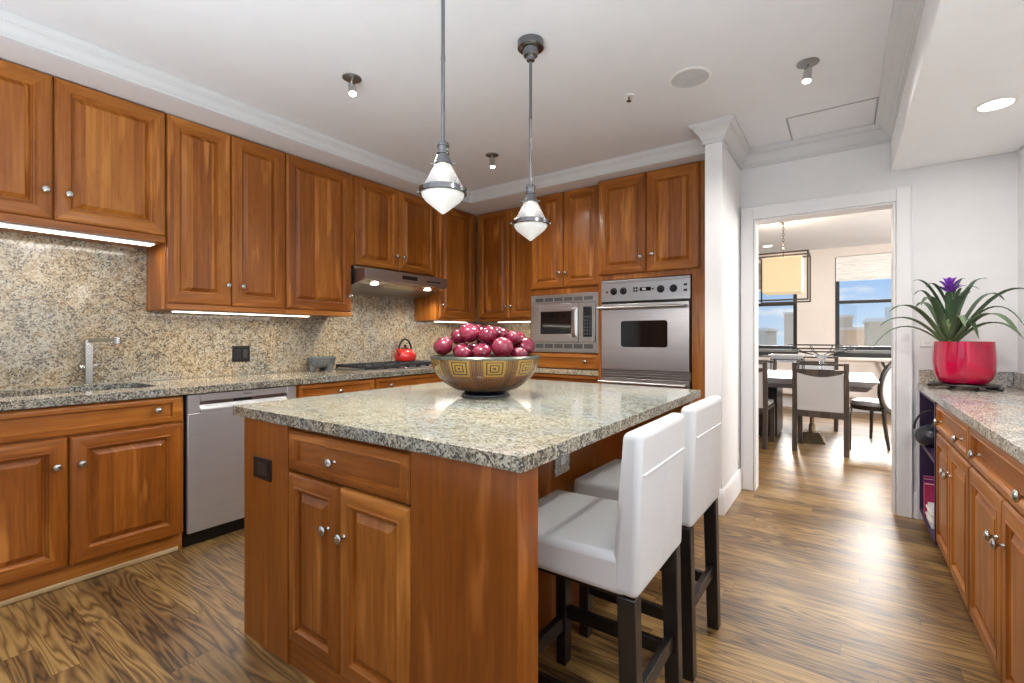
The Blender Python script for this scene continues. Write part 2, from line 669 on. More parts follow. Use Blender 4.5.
def rrect(x0, x1, y0, y1, r, n=5):
    pts = []
    for cx_, cy_, a0 in ((x1 - r, y1 - r, 0), (x0 + r, y1 - r, 90), (x0 + r, y0 + r, 180), (x1 - r, y0 + r, 270)):
        for i in range(n + 1):
            a = math.radians(a0 + 90 * i / n)
            pts.append((cx_ + r * math.cos(a), cy_ + r * math.sin(a)))
    return pts


def sweep(path, prof):
    """moulding along a path in plan; prof = [(out, z)], out is to the right of travel."""
    mb = MB()
    P = [Vector((p[0], p[1])) for p in path]
    R = []
    for i, p in enumerate(P):
        d0 = (P[i] - P[i - 1]).normalized() if i > 0 else (P[1] - P[0]).normalized()
        d1 = (P[i + 1] - P[i]).normalized() if i < len(P) - 1 else d0
        n0 = Vector((d0.y, -d0.x))
        n1 = Vector((d1.y, -d1.x))
        m = (n0 + n1).normalized()
        m = m / max(0.2, m.dot(n0))
        R.append([(p.x + m.x * o_, p.y + m.y * o_, z) for o_, z in prof])
    return mb.rings(R, 0)


# ================================================================ the room
CEIL = 2.64
struct('floor', MB().box(-4.2, 3.2, -2.7, 9.6, -0.06, 0.0), M_FLOOR)
struct('ceiling', MB().box(-4.2, 3.2, -2.7, 9.6, CEIL, CEIL + 0.1), M_CEIL)
struct('wall_left', MB().box(-3.80, -3.65, -2.7, 4.46, 0, CEIL), M_WALL)
struct('wall_back', MB().box(-3.65, -0.777, 4.34, 4.46, 0, CEIL), M_WALL)
struct('wall_pier', MB().box(-0.777, -0.668, 3.40, 4.46, 0, CEIL), M_WALL)
far_wall = MB()
far_wall.box(-0.668, -0.57, 4.08, 4.20, 0, CEIL)
far_wall.box(0.287, 3.2, 4.08, 4.20, 0, CEIL)
far_wall.box(-0.57, 0.287, 4.08, 4.20, 2.105, CEIL)
struct('wall_far', far_wall, M_WALL)
rw = MB()
rw.box(0.86, 1.0, 1.6, 4.08, 0, CEIL)
rw.box(0.86, 1.0, -2.7, 0.2, 0, CEIL)
rw.box(0.86, 1.0, 0.2, 1.6, 0, 0.85)
rw.box(0.86, 1.0, 0.2, 1.6, 2.42, CEIL)
struct('wall_right', rw, M_WALL)
rr = MB()
rr.box(-3.65, -2.8, -2.7, -2.55, 0, CEIL)
rr.box(0.0, 0.86, -2.7, -2.55, 0, CEIL)
rr.box(-2.8, 0.0, -2.7, -2.55, 0, 0.85)
rr.box(-2.8, 0.0, -2.7, -2.55, 2.5, CEIL)
struct('wall_rear', rr, W_V)  # unseen wall; wood facing added to cut light bounced onto the island
# dining room shell
dw = MB()
dw.box(-4.2, -1.62, 9.3, 9.5, 0, CEIL)
dw.box(-0.644, -0.113, 9.3, 9.5, 0, CEIL)
dw.box(0.96, 3.2, 9.3, 9.5, 0, CEIL)
for a, b in ((-1.62, -0.644), (-0.113, 0.96)):
    dw.box(a, b, 9.3, 9.5, 0, 0.93)
    dw.box(a, b, 9.3, 9.5, 2.50, CEIL)
struct('wall_dining_back', dw, M_DWALL)
struct('wall_dining_left', MB().box(-4.2, -4.05, 4.46, 9.3, 0, CEIL), M_DWALL)
dr = MB()
dr.box(3.05, 3.2, 4.2, 5.5, 0, CEIL)
dr.box(3.05, 3.2, 7.7, 9.3, 0, CEIL)
dr.box(3.05, 3.2, 5.5, 7.7, 0, 0.6)
dr.box(3.05, 3.2, 5.5, 7.7, 2.5, CEIL)
struct('wall_dining_right', dr, M_DWALL)
struct('wall_dining_front', MB().box(-4.05, -0.777, 4.462, 4.50, 0, CEIL), M_DWALL)
# dropped soffit on the right
struct('ceiling_soffit', MB().box(0.262, 0.858, -2.54, 4.078, 2.316, CEIL - 0.001), plain('soffit_paint', rgb(242, 242, 243), 0.7, var=0.006), bevel=0.004)
# cabinet-top soffit and crown mouldings
sf = MB()
sf.prism([(-3.65, -2.54), (-3.08, -2.54), (-3.08, 3.63), (-0.779, 3.63), (-0.779, 4.34), (-3.65, 4.34)], lambda p, q, a: (p, q, a), 2.540, CEIL - 0.001)
struct('ceiling_cabinet_soffit', sf, M_CEIL)
prof1 = [(0, 2.541), (0.012, 2.541), (0.012, 2.556), (0.018, 2.560), (0.021, 2.575), (0.030, 2.590), (0.040, 2.598), (0.040, 2.606), (0.050, 2.612), (0.058, 2.624), (0.058, CEIL - 0.001), (0, CEIL - 0.001)]
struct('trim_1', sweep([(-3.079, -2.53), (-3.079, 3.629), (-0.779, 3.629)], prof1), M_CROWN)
prof2 = [(0, 2.515), (0.012, 2.515), (0.012, 2.535), (0.020, 2.540), (0.026, 2.560), (0.042, 2.583), (0.060, 2.596), (0.060, 2.606), (0.074, 2.614), (0.086, 2.626), (0.086, CEIL - 0.001), (0, CEIL - 0.001)]
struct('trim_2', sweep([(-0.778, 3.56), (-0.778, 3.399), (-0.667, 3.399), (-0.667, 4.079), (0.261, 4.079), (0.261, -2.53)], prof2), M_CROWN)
# baseboards
bprof = [(0, 0.001), (0.016, 0.001), (0.016, 0.13), (0.011, 0.15), (0.006, 0.165), (0, 0.17)]
struct('baseboard_pier', sweep([(-0.778, 3.399), (-0.667, 3.399), (-0.667, 4.079)], bprof), M_TRIM)
struct('baseboard_far', sweep([(0.372, 4.079), (0.425, 4.079)], bprof), M_TRIM)
struct('baseboard_dining', sweep([(-4.05, 9.299), (3.05, 9.299)], bprof), M_TRIM)
# door casing
dc = MB()
for x0, x1 in ((-0.66, -0.572), (0.289, 0.372)):
    dc.box(x0, x1, 4.058, 4.079, 0.001, 2.207)
    dc.box(x0 + (0.075 if x0 > 0 else 0), x1 - (0 if x0 > 0 else 0.075), 4.050, 4.058, 0.001, 2.207)
dc.box(-0.572, 0.289, 4.058, 4.079, 2.107, 2.207)
dc.box(-0.66, 0.372, 4.050, 4.058, 2.192, 2.207)
dc.box(-0.5695, -0.556, 4.06, 4.215, 0.001, 2.092)
dc.box(0.273, 0.2865, 4.06, 4.215, 0.001, 2.092)
dc.box(-0.5695, 0.2865, 4.06, 4.215, 2.092, 2.1045)
struct('door_1', dc, M_TRIM, bevel=0.003)
# ceiling access hatch
hm = MB()
hm.box(-0.30, 0.165, 3.585, 3.992, CEIL - 0.006, CEIL - 0.001)
hatch = hm.build('ceiling_hatch', M_CEIL, bevel=0.0015)
tag(hatch, 'flat white access panel set into the kitchen ceiling above the doorway', 'hatch')
hf = MB()
for a in ((-0.312, -0.302, 3.573, 3.992), (0.167, 0.174, 3.573, 3.992), (-0.302, 0.167, 3.573, 3.583)):
    hf.box(a[0], a[1], a[2], a[3], CEIL - 0.0035, CEIL - 0.001)
hf.build('frame', plain('shadow_grey_paint', rgb(168, 168, 168), 0.6), hatch)

# dining room windows
M_DFRAME = plain('dark_bronze_window_frame', rgb(46, 46, 48), 0.4)


def window(name, x0, x1, blind_z, blind_mat, blind_label):
    y0, y1 = 9.36, 9.44
    z0, z1 = 0.982, 2.498
    mb = MB()
    f = 0.06
    mb.box(x0 + .001, x0 + f, y0, y1, z0, z1)
    mb.box(x1 - f, x1 - .001, y0, y1, z0, z1)
    mb.box(x0 + f, x1 - f, y0, y1, z0, z0 + f)
    mb.box(x0 + f, x1 - f, y0, y1, z1 - f, z1)
    mb.box(x0 + f, x1 - f, y0 - 0.01, y1, 1.735, 1.785)
    w = struct(name, mb, M_DFRAME, bevel=0.004)
    MB().box(x0 + f, x1 - f, 9.396, 9.402, z0 + f, z1 - f).build('pane', M_GLASS, w)
    MB().box(x0 - 0.02, x1 + 0.02, 9.24, 9.36, 0.935, 0.98).build('sill', plain('grey_sill', rgb(112, 114, 112), 0.5), w, bevel=0.004)
    MB().box(x0 - 0.02, x1 + 0.02, 9.27, 9.298, 0.87, 0.934).build('heater_grille', M_DFRAME, w, bevel=0.002)
    # pleated blind
    n = 15
    pts = []
    for i in range(n + 1):
        z = 2.494 - (2.494 - blind_z - 0.03) * i / n
        pts.append((9.332 if i % 2 else 9.318, z))
    loop = pts + [(9.342, pts[-1][1]), (9.342, pts[0][1])]
    bm_ = MB()
    bm_.prism(loop, lambda p, q, a: (a, p, q), x0 + 0.012, x1 - 0.012)
    b = bm_.build('window_blind', blind_mat, angle=10)
    tag(b, blind_label, 'blind')
    MB().box(x0 + 0.012, x1 - 0.012, 9.314, 9.344, blind_z, blind_z + 0.029).build('bottom_rail', M_WHITE_PL, b, bevel=0.003)
    return w


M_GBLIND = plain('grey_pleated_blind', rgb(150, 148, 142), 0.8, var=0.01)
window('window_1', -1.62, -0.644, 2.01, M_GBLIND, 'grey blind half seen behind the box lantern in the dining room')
window('window_2', -0.113, 0.96, 2.10, M_BLIND, 'white pleated blind pulled partly down beside the doorway casing')
ledge = MB()
ledge.box(-4.0, 3.0, 9.06, 9.298, 0.82, 0.865)
ledge.box(-4.0, 3.0, 9.10, 9.298, 0.24, 0.82)
struct('trim_3', ledge, M_DWALL, bevel=0.006)


# ================================================================ cabinets
def knob_mesh():
    mb = MB()
    mb.lathe([(0.008, 0.0), (0.008, 0.002), (0.0045, 0.004), (0.0045, 0.014), (0.009, 0.017), (0.0165, 0.021), (0.0180, 0.025), (0.0155, 0.030), (0.008, 0.033), (0.001, 0.0335)], (0, 0, 0), 18, 0, '-Y')
    bmesh.ops.recalc_face_normals(mb.b, faces=mb.b.faces)
    me = bpy.data.meshes.new('knob')
    mb.b.to_mesh(me)
    mb.b.free()
    me.materials.append(M_KNOB)
    for p in me.polygons:
        p.use_smooth = True
    return me


KNOB = knob_mesh()


def knob(parent, x, z, y=-0.0212):
    o = bpy.data.objects.new('knob', KNOB)
    C.objects.link(o)
    o.parent = parent
    o.location = (x, y, z)
    return o


def door(parent, x0, x1, z0, z1, kx, kz, stile=0.062, name='door'):
    cx_, cz_ = (x0 + x1) / 2, (z0 + z1) / 2
    w, h = (x1 - x0) / 2, (z1 - z0) / 2
    d = MB().panel(-w, w, -h, h, stile=stile).build(name, [W_V, W_X], parent, (cx_, -0.0005, cz_), angle=25)
    if kx is not None:
        knob(d, kx - cx_, kz - cz_)
    return d


def drawer(parent, x0, x1, z0, z1, knobs, stile=0.038, rail=0.03):
    cx_, cz_ = (x0 + x1) / 2, (z0 + z1) / 2
    w, h = (x1 - x0) / 2, (z1 - z0) / 2
    d = MB().panel(-w, w, -h, h, stile=stile, rail=rail, raised=False).build('drawer', [W_X, W_X], parent, (cx_, -0.0005, cz_), angle=25)
    for kx, kz in knobs:
        knob(d, kx - cx_, kz - cz_)
    return d


def carcass(parent, W, D, z0, z1, name='body', bevel=0.0015):
    return MB().box(0, W, 0, D, z0, z1).build(name, W_V, parent, bevel=bevel)


G_UP = 'cherry wall cabinets'
G_LOW = 'cherry base cabinets'
LX = -3.32          # carcass front of the left wall cabinets
RL = PI / 2


def left_up(y0, label):
    return thing('wall_cabinet', label, 'cabinet', (LX, y0, 0), RL, G_UP)


# over the sink
c = left_up(0.12, 'cherry wall cabinet over the sink with two large knobs side by side')
W = 0.980
carcass(c, W, 0.309, 1.757, 2.536)
door(c, 0.004, 0.491, 1.800, 2.533, 0.462, 1.942)
door(c, 0.496, 0.978, 1.800, 2.533, 0.550, 1.938)
MB().box(0, W, -0.020, -0.001, 1.757, 1.797).build('light_rail', W_X, c, bevel=0.004)
# tall pair right of the sink
c = left_up(1.104, 'tall cherry wall cabinet with a pair of narrow doors right of the sink')
carcass(c, 0.734, 0.309, 1.364, 2.536)
door(c, 0.004, 0.362, 1.402, 2.533, 0.338, 1.533)
door(c, 0.367, 0.730, 1.402, 2.533, 0.430, 1.534)
MB().box(0, 0.734, -0.018, -0.001, 1.364, 1.399).build('light_rail', W_X, c, bevel=0.004)
# single wide door
c = left_up(1.840, 'tall cherry wall cabinet with one wide door just left of the range hood')
carcass(c, 0.558, 0.309, 1.364, 2.536)
door(c, 0.004, 0.554, 1.402, 2.533, 0.528, 1.525)
MB().box(0, 0.558, -0.018, -0.001, 1.364, 1.399).build('light_rail', W_X, c, bevel=0.004)
# over the hood
c = left_up(2.400, 'short cherry wall cabinet with two doors directly above the range hood')
carcass(c, 0.990, 0.309, 1.792, 2.536)
door(c, 0.030, 0.495, 1.797, 2.533, 0.470, 1.924, 0.056)
door(c, 0.500, 0.962, 1.797, 2.533, 0.545, 1.928, 0.056)
# single before the corner
c = left_up(3.392, 'cherry wall cabinet with one narrow door in the corner right of the hood')
carcass(c, 0.618, 0.309, 1.364, 2.536)
door(c, 0.040, 0.556, 1.392, 2.533, 0.070, 1.519, 0.056)
MB().box(0, 0.585, -0.018, -0.001, 1.364, 1.389).build('light_rail', W_X, c, bevel=0.004)
# back wall, left pair
c = thing('wall_cabinet', 'cherry wall cabinet with two narrow doors left of the microwave', 'cabinet', (-3.297, 4.012, 0), 0, G_UP)
carcass(c, 0.815, 0.307, 1.364, 2.536)
door(c, 0.032, 0.440, 1.392, 2.533, 0.412, 1.515, 0.056)
door(c, 0.445, 0.812, 1.392, 2.533, 0.475, 1.515, 0.056)
MB().box(0.02, 0.815, -0.018, -0.001, 1.364, 1.389).build('light_rail', W_X, c, bevel=0.004)

# hutch with the microwave, standing on the worktop
HZ = 0.902
c = thing('microwave_cabinet', 'cherry cabinet framing the built-in microwave with two doors above and a drawer below', 'cabinet', (-2.478, 3.822, HZ), 0)
hb = MB()
Wd, D = 0.744, 0.495
hb.box(0, 0.018, 0, D, 0, 1.633)
hb.box(Wd - 0.018, Wd, 0, D, 0, 1.633)
hb.box(0.018, Wd - 0.018, 0, D, 0.690, 1.633)
hb.box(0.018, Wd - 0.018, 0, D, 0, 0.150)
hb.build('body', W_V, c, bevel=0.0015)
door(c, 0.012, 0.368, 0.750, 1.630, 0.340, 0.882, 0.056)
door(c, 0.373, 0.732, 0.750, 1.630, 0.400, 0.882, 0.056)
drawer(c, 0.012, 0.732, 0.006, 0.138, [(0.600, 0.075)])

# oven tower
c = thing('oven_cabinet', 'full height cherry cabinet framing the wall oven next to the white pier', 'cabinet', (-1.733, 3.752, 0), 0)
ob = MB()
Wd, D = 0.952, 0.568
ob.box(0, 0.030, 0, D, 0.0, 2.536)
ob.box(0.779, Wd, 0, D, 0.0, 2.536)
ob.box(0.030, 0.779, 0, D, 1.680, 2.536)
ob.box(0.030, 0.779, 0, D, 0.0, 0.300)
ob.build('body', W_V, c, bevel=0.0015)
door(c, 0.012, 0.424, 1.724, 2.533, 0.385, 1.849, 0.062)
door(c, 0.429, 0.842, 1.724, 2.533, 0.480, 1.861, 0.062)


def base_body(c, W, D, z0=0.10, z1=0.872):
    MB().box(0, W, 0, D, z0, z1).build('body', W_V, c, bevel=0.0015)


BX = -3.042
# sink base
c = thing('base_cabinet', 'cherry base cabinet under the sink with a long drawer front over two doors', 'cabinet', (BX, 0.10, 0), RL, G_LOW)
sb = MB()
sb.box(0, 0.998, 0, 0.018, 0.10, 0.872)
sb.box(0, 0.018, 0.018, 0.586, 0.10, 0.872)
sb.box(0.980, 0.998, 0.018, 0.586, 0.10, 0.872)
sb.box(0.018, 0.980, 0.018, 0.586, 0.10, 0.118)
sb.build('body', W_V, c, bevel=0.0015)
drawer(c, 0.015, 0.990, 0.727, 0.866, [(0.14, 0.803), (0.867, 0.803)], 0.05, 0.030)
door(c, 0.015, 0.511, 0.100, 0.719, 0.470, 0.587, 0.066)
door(c, 0.518, 0.990, 0.100, 0.719, 0.560, 0.585, 0.066)
MB().box(0, 0.998, 0.018, 0.060, 0.001, 0.099).build('toe_kick', W_X, c)
MB().box(-0.0, 0.975, 0.002, 0.0175, 0.001, 0.026).build('shoe_moulding', W_TOE, c, bevel=0.006)
# right of the dishwasher
c = thing('base_cabinet', 'cherry base cabinet with one drawer knob between dishwasher and cooktop', 'cabinet', (BX, 1.764, 0), RL, G_LOW)
base_body(c, 0.648, 0.586)
drawer(c, 0.008, 0.640, 0.727, 0.866, [(0.320, 0.801)], 0.03, 0.028)
door(c, 0.008, 0.322, 0.10, 0.719, 0.290, 0.587)
door(c, 0.327, 0.640, 0.10, 0.719, 0.360, 0.587)
MB().box(0, 0.648, 0.05, 0.08, 0.001, 0.099).build('toe_kick', W_X, c)
# under the cooktop
c = thing('base_cabinet', 'cherry base cabinet beneath the gas cooktop', 'cabinet', (BX, 2.414, 0), RL, G_LOW)
base_body(c, 0.960, 0.586)
drawer(c, 0.008, 0.952, 0.727, 0.866, [(0.143, 0.803), (0.80, 0.803)], 0.03, 0.028)
door(c, 0.008, 0.478, 0.10, 0.719, 0.440, 0.587)
door(c, 0.483, 0.952, 0.10, 0.719, 0.520, 0.587)
MB().box(0, 0.960, 0.05, 0.08, 0.001, 0.099).build('toe_kick', W_X, c)
# corner base + back base
c = thing('base_cabinet', 'cherry base cabinet under the microwave hutch in the back corner', 'cabinet', (-3.041, 3.802, 0), 0, G_LOW)
base_body(c, 1.305, 0.515, 0.10, 0.855)
drawer(c, 0.010, 0.560, 0.715, 0.850, [(0.28, 0.783)], 0.03, 0.028)
drawer(c, 0.570, 1.298, 0.715, 0.850, [(0.78, 0.783)], 0.03, 0.028)
door(c, 0.010, 0.560, 0.10, 0.705, 0.52, 0.587)
door(c, 0.570, 1.298, 0.10, 0.705, 0.62, 0.587)
MB().box(0, 1.305, 0.05, 0.08, 0.001, 0.099).build('toe_kick', W_X, c)

# ================================================================ worktops and backsplashes
sink_hole = rrect(-3.56, -3.17, 0.18, 1.03, 0.07)
wt_l = slab([(-3.629, 0.05), (-3.0, 0.05), (-3.0, 3.775), (-3.629, 3.775)], [sink_hole], 0.8745, 0.918, True)
tag(wt_l.build('worktop', [G_TOP, G_EDGE], bevel=0.003), 'long tan granite worktop along the left wall with the sink cut out', 'worktop')
wt_b = slab([(-3.629, 3.777), (-1.735, 3.777), (-1.735, 4.319), (-3.629, 4.319)], [], 0.857, 0.900)
tag(wt_b.build('worktop', G_TOP, bevel=0.003), 'granite worktop in the back corner carrying the microwave hutch', 'worktop')
bsl = MB().box(-3.649, -3.6305, 0.05, 4.339, 0.919, 1.80).build('backsplash', G_SPLASH)
tag(bsl, 'tall speckled tan granite backsplash on the long left wall', 'backsplash')
bsb = MB().box(-3.629, -2.480, 4.3205, 4.339, 0.901, 1.363).build('backsplash', G_SPLASH)
tag(bsb, 'speckled granite backsplash in the back corner left of the microwave', 'backsplash')

# sink
sk = thing('sink', 'stainless undermount sink below the cut edge of the left worktop', 'sink', (-3.365, 0.605, 0))
skm = MB()
def off(r, d): return [(x - (-3.365), y - 0.605) for x, y in rrect(-3.555 + d, -3.175 - d, 0.185 + d, 1.025 - d, max(0.02, 0.068 - d * 0.5))]
skm.rings([[(x, y, 0.8735) for x, y in off(0, -0.012)], [(x, y, 0.8735) for x, y in off(0, 0.001)], [(x, y, 0.73) for x, y in off(0, 0.006)], [(x, y, 0.70) for x, y in off(0, 0.03)]], 0, True, False, True)
skm.build('basin', M_STEEL, sk, solid=0.0015)
MB().lathe([(0.045, 0.0), (0.045, 0.003), (0.03, 0.003), (0.028, 0.001), (0.001, 0.001)], (0, 0, 0.7015), 20).build('drain', M_CHROME, sk)

# faucet
fc = thing('faucet', 'square brushed nickel faucet rising behind the sink', 'faucet', (-3.592, 0.815, 0.919))
fm = MB()
fm.box(-0.024, 0.024, -0.024, 0.024, 0, 0.004)
fm.box(-0.017, 0.017, -0.017, 0.017, 0.004, 0.262)
fm.build('body', M_KNOB, fc, bevel=0.004)
d = Vector((0.225, 0.08, 0)).normalized()
n = Vector((-d.y, d.x, 0))
p0 = Vector((0, 0, 0))
sp = MB()
def fp(a, b, z): q = d * a + n * b; return (q.x, q.y, z)
sp.hexa([fp(-0.017, -0.012, 0.245), fp(0.215, -0.012, 0.252), fp(0.215, 0.012, 0.252), fp(-0.017, 0.012, 0.245)], [fp(-0.017, -0.012, 0.268), fp(0.215, -0.012, 0.272), fp(0.215, 0.012, 0.272), fp(-0.017, 0.012, 0.268)])
sp.cyl(fp(0.228, 0, 0.238), fp(0.228, 0, 0.277), 0.019, seg=20)
sp.build('spout', M_KNOB, fc, bevel=0.003)
hd = MB()
hd.cyl((0.0, -0.017, 0.105), (0.0, -0.042, 0.105), 0.016, seg=16)
hd.hexa([(-0.012, -0.02, 0.082), (0.012, -0.02, 0.082), (0.012, 0.045, 0.112), (-0.012, 0.045, 0.112)], [(-0.012, -0.02, 0.108), (0.012, -0.02, 0.108), (0.012, 0.045, 0.122), (-0.012, 0.045, 0.122)])
hd.build('handle', M_KNOB, fc, bevel=0.003)

# ================================================================ dishwasher
dwr = thing('dishwasher', 'stainless steel dishwasher with a pocket handle between cherry base cabinets', 'dishwasher', (-3.042, 1.102, 0), RL)
W = 0.658
MB().box(0.004, W - 0.004, 0.002, 0.56, 0.10, 0.870).build('tub', M_BLACK, dwr)
dm = MB()
dm.box(0.010, W - 0.006, -0.020, 0.0015, 0.082, 0.762)
dm.box(0.010, 0.072, -0.020, 0.0015, 0.762, 0.868)
dm.box(W - 0.068, W - 0.006, -0.020, 0.0015, 0.762, 0.868)
dm.build('door', M_STEELW, dwr, bevel=0.004)
tp = MB().box(0.0725, W - 0.0685, -0.021, 0.0015, 0.826, 0.868).build('control_strip', M_STEELW, dwr, bevel=0.003)
MB().box(0.0725, W - 0.0685, -0.004, 0.0015, 0.7625, 0.8255).build('recess', M_STEELD, dwr)
hl = MB()
hl.hexa([(0.0725, -0.026, 0.7625), (W - 0.0685, -0.026, 0.7625), (W - 0.0685, -0.0205, 0.7625), (0.0725, -0.0205, 0.7625)],
        [(0.0725, -0.026, 0.782), (W - 0.0685, -0.026, 0.782), (W - 0.0685, -0.0045, 0.806), (0.0725, -0.0045, 0.806)])
hl.build('handle', M_STEELW, dwr, bevel=0.002)
MB().box(0.26, 0.37, -0.0055, -0.0042, 0.808, 0.822).build('display', M_BLACK, dwr)
MB().box(0.004, W - 0.004, 0.02, 0.05, 0.002, 0.098).build('toe_kick', M_BLACK, dwr)


def text(body, size, parent, loc, mat, name='logo', depth=0.0004):
    cu = bpy.data.curves.new(name, 'FONT')
    cu.body = body
    cu.size = size
    cu.align_x = 'CENTER'
    cu.align_y = 'CENTER'
    cu.extrude = depth
    tmp = bpy.data.objects.new(name, cu)
    C.objects.link(tmp)
    dg = bpy.context.evaluated_depsgraph_get()
    me = bpy.data.meshes.new_from_object(tmp.evaluated_get(dg))
    bpy.data.objects.remove(tmp)
    bpy.data.curves.remove(cu)
    me.transform(Matrix.Rotation(PI / 2, 4, 'X'))
    me.materials.clear()
    me.materials.append(mat)
    o = bpy.data.objects.new(name, me)
    C.objects.link(o)
    o.parent = parent
    o.location = loc
    return o


text('BOSCH', 0.015, dwr, (0.335, -0.0214, 0.848), M_BLACK)

# ================================================================ range hood
hood = thing('range_hood', 'low stainless range hood with two lit lamps under the short cabinet', 'range hood', (-3.30, 2.402, 0), RL)
hx0, hx1 = 0.012, 0.972
prof = [(0.322, 1.788), (0.0, 1.788), (-0.012, 1.762), (-0.15, 1.757), (-0.15, 1.672), (-0.135, 1.668), (0.02, 1.630), (0.15, 1.595), (0.322, 1.575)]
MB().prism(prof, lambda p, q, a: (a, p, q), hx0, hx1).build('body', M_STEELD, hood, bevel=0.003, angle=15)
MB().hexa([(0.03, -0.125, 1.6615), (0.955, -0.125, 1.6615), (0.955, 0.315, 1.5715), (0.03, 0.315, 1.5715)], [(0.03, -0.125, 1.6645), (0.955, -0.125, 1.6645), (0.955, 0.315, 1.5755), (0.03, 0.315, 1.5755)]).build('underside', plain('lamplit_hood_steel', rgb(240, 240, 238), 0.22, 0.9), hood)  # lamplight on the steel underside is put into its lighter colour
MB().box(0.40, 0.58, -0.1515, -0.1503, 1.700, 1.735).build('vent', M_BLACK, hood)
cpn = MB()
for i in range(6):
    cpn.box(0.70 + i * 0.03, 0.722 + i * 0.03, -0.153, -0.1503, 1.70, 1.716)
cpn.build('button_panel', M_BLACK, hood, bevel=0.001)
def under(y): return 1.6612 + (y + 0.125) * (1.5715 - 1.6615) / 0.44
MB().hexa([(0.30, -0.10, under(-0.10) - 0.004), (0.68, -0.10, under(-0.10) - 0.004), (0.68, 0.01, under(0.01) - 0.004), (0.30, 0.01, under(0.01) - 0.004)],
          [(0.30, -0.10, under(-0.10) - 0.0005), (0.68, -0.10, under(-0.10) - 0.0005), (0.68, 0.01, under(0.01) - 0.0005), (0.30, 0.01, under(0.01) - 0.0005)]).build('filter', plain('pale_filter_mesh', rgb(205, 196, 170), 0.35, 0.6), hood)
for x in (0.18, 0.80):
    z = under(-0.05)
    MB().lathe([(0.034, 0.003), (0.034, -0.003), (0.028, -0.006), (0.001, -0.007)], (x, -0.05, z), 20).build('lamp', M_BULB, hood)
    l = bpy.data.lights.new('hood_glow', 'SPOT')
    l.energy = 16
    l.spot_size = math.radians(150)
    l.spot_blend = 0.6
    l.color = (1, 0.95, 0.86)
    l.shadow_soft_size = 0.03
    o = bpy.data.objects.new('hood_glow', l)
    C.objects.link(o)
    o.parent = hood
    o.location = (x, -0.05, z - 0.012)

# ================================================================ cooktop
ct = thing('gas_cooktop', 'stainless gas cooktop with black cast iron grates set in the left worktop', 'cooktop', (-3.335, 2.85, 0.919))
ctm = slab(rrect(-0.215, 0.215, -0.455, 0.455, 0.02), [], 0.0, 0.010)
ctm.build('tray', M_STEEL, ct, bevel=0.003)
M_IRON = plain('cast_iron', rgb(48, 50, 54), 0.4)
for k in range(3):
    y0, y1 = -0.44 + k * 0.295, -0.44 + k * 0.295 + 0.285
    g = MB()
    for a in (-0.205, 0.165 + 0.02):
        g.box(a, a + 0.014, y0, y1, 0.022, 0.046)
    for a in (y0, y1 - 0.014, (y0 + y1) / 2 - 0.007):
        g.box(-0.191, 0.185, a, a + 0.014, 0.022, 0.046)
    for a in (-0.10, 0.08):
        g.box(a, a + 0.012, y0 + 0.014, y1 - 0.014, 0.026, 0.046)
    for a in (-0.205, 0.185):
        for b in (y0, y1 - 0.014):
            g.box(a, a + 0.014, b, b + 0.014, 0.0102, 0.022)
    g.build('grate', M_IRON, ct, bevel=0.002)
    for a in ((-0.10, 0.09) if k != 1 else (0.0,)):
        MB().lathe([(0.05, 0.0102), (0.05, 0.014), (0.036, 0.016), (0.036, 0.021), (0.03, 0.0215), (0.001, 0.0215)], (a, (y0 + y1) / 2, 0), 20).build('burner', M_IRON, ct)
for i in range(5):
    MB().lathe([(0.016, 0.0102), (0.015, 0.03), (0.001, 0.031)], (0.202, -0.24 + i * 0.12, 0), 14).build('control_knob', M_BLACK, ct)

# kettle
kt = thing('kettle', 'shiny red enamel kettle with a black hoop handle on the cooktop', 'kettle', (-3.42, 3.08, 0.9655))
MB().lathe([(0.07, 0), (0.083, 0.008), (0.090, 0.035), (0.086, 0.06), (0.070, 0.083), (0.045, 0.097), (0.03, 0.100)], seg=32).build('body', plain('red_enamel', rgb(205, 42, 38), 0.12, coat=0.6), kt)
MB().lathe([(0.032, 0.1002), (0.030, 0.107), (0.009, 0.110), (0.008, 0.115), (0.013, 0.120), (0.012, 0.130), (0.001, 0.133)], seg=20).build('lid', M_BLACK, kt)
MB().tube([(0.02, -0.070, 0.055), (0.026, -0.092, 0.075), (0.03, -0.108, 0.098)], [0.020, 0.014, 0.011], 12).build('spout', plain('red_enamel_spout', rgb(196, 40, 36), 0.14, coat=0.6), kt)
MB().tube([(0.0, 0.062 * math.cos(a) * 1.05, 0.088 + 0.088 * math.sin(a)) for a in [PI * i / 16 for i in range(17)]], 0.008, 10).build('handle', M_BLACK, kt)

kt.scale = (1.18, 1.18, 1.18)

# mortar
mt = thing('stone_mortar', 'grey stone mortar bowl on three stubby legs beside the cooktop', 'mortar', (-3.49, 2.245, 0.9215))
M_LAVA = NT('grey_lava_stone')
_o = M_LAVA.obj()
_v = M_LAVA.noise(_o, 130.0, 4, 0.7)
M_LAVA.set(Base_Color=M_LAVA.ramp(_v, [(0.35, rgb(66, 70, 72)), (0.65, rgb(132, 137, 138))]), Roughness=0.85)
M_LAVA.bump(_v, 0.5, 0.004)
M_LAVA = M_LAVA.m
MB().lathe([(0.04, 0.026), (0.074, 0.030), (0.094, 0.046), (0.106, 0.075), (0.114, 0.110), (0.106, 0.112), (0.096, 0.092), (0.066, 0.062), (0.001, 0.052)], seg=28).build('bowl', M_LAVA, mt)
for k in range(3):
    a = 2 * PI * k / 3 + 0.35
    MB().cyl((0.066 * math.cos(a), 0.066 * math.sin(a), 0.052), (0.076 * math.cos(a), 0.076 * math.sin(a), 0.0), 0.036, 0.022, 12).build('leg', M_LAVA, mt)

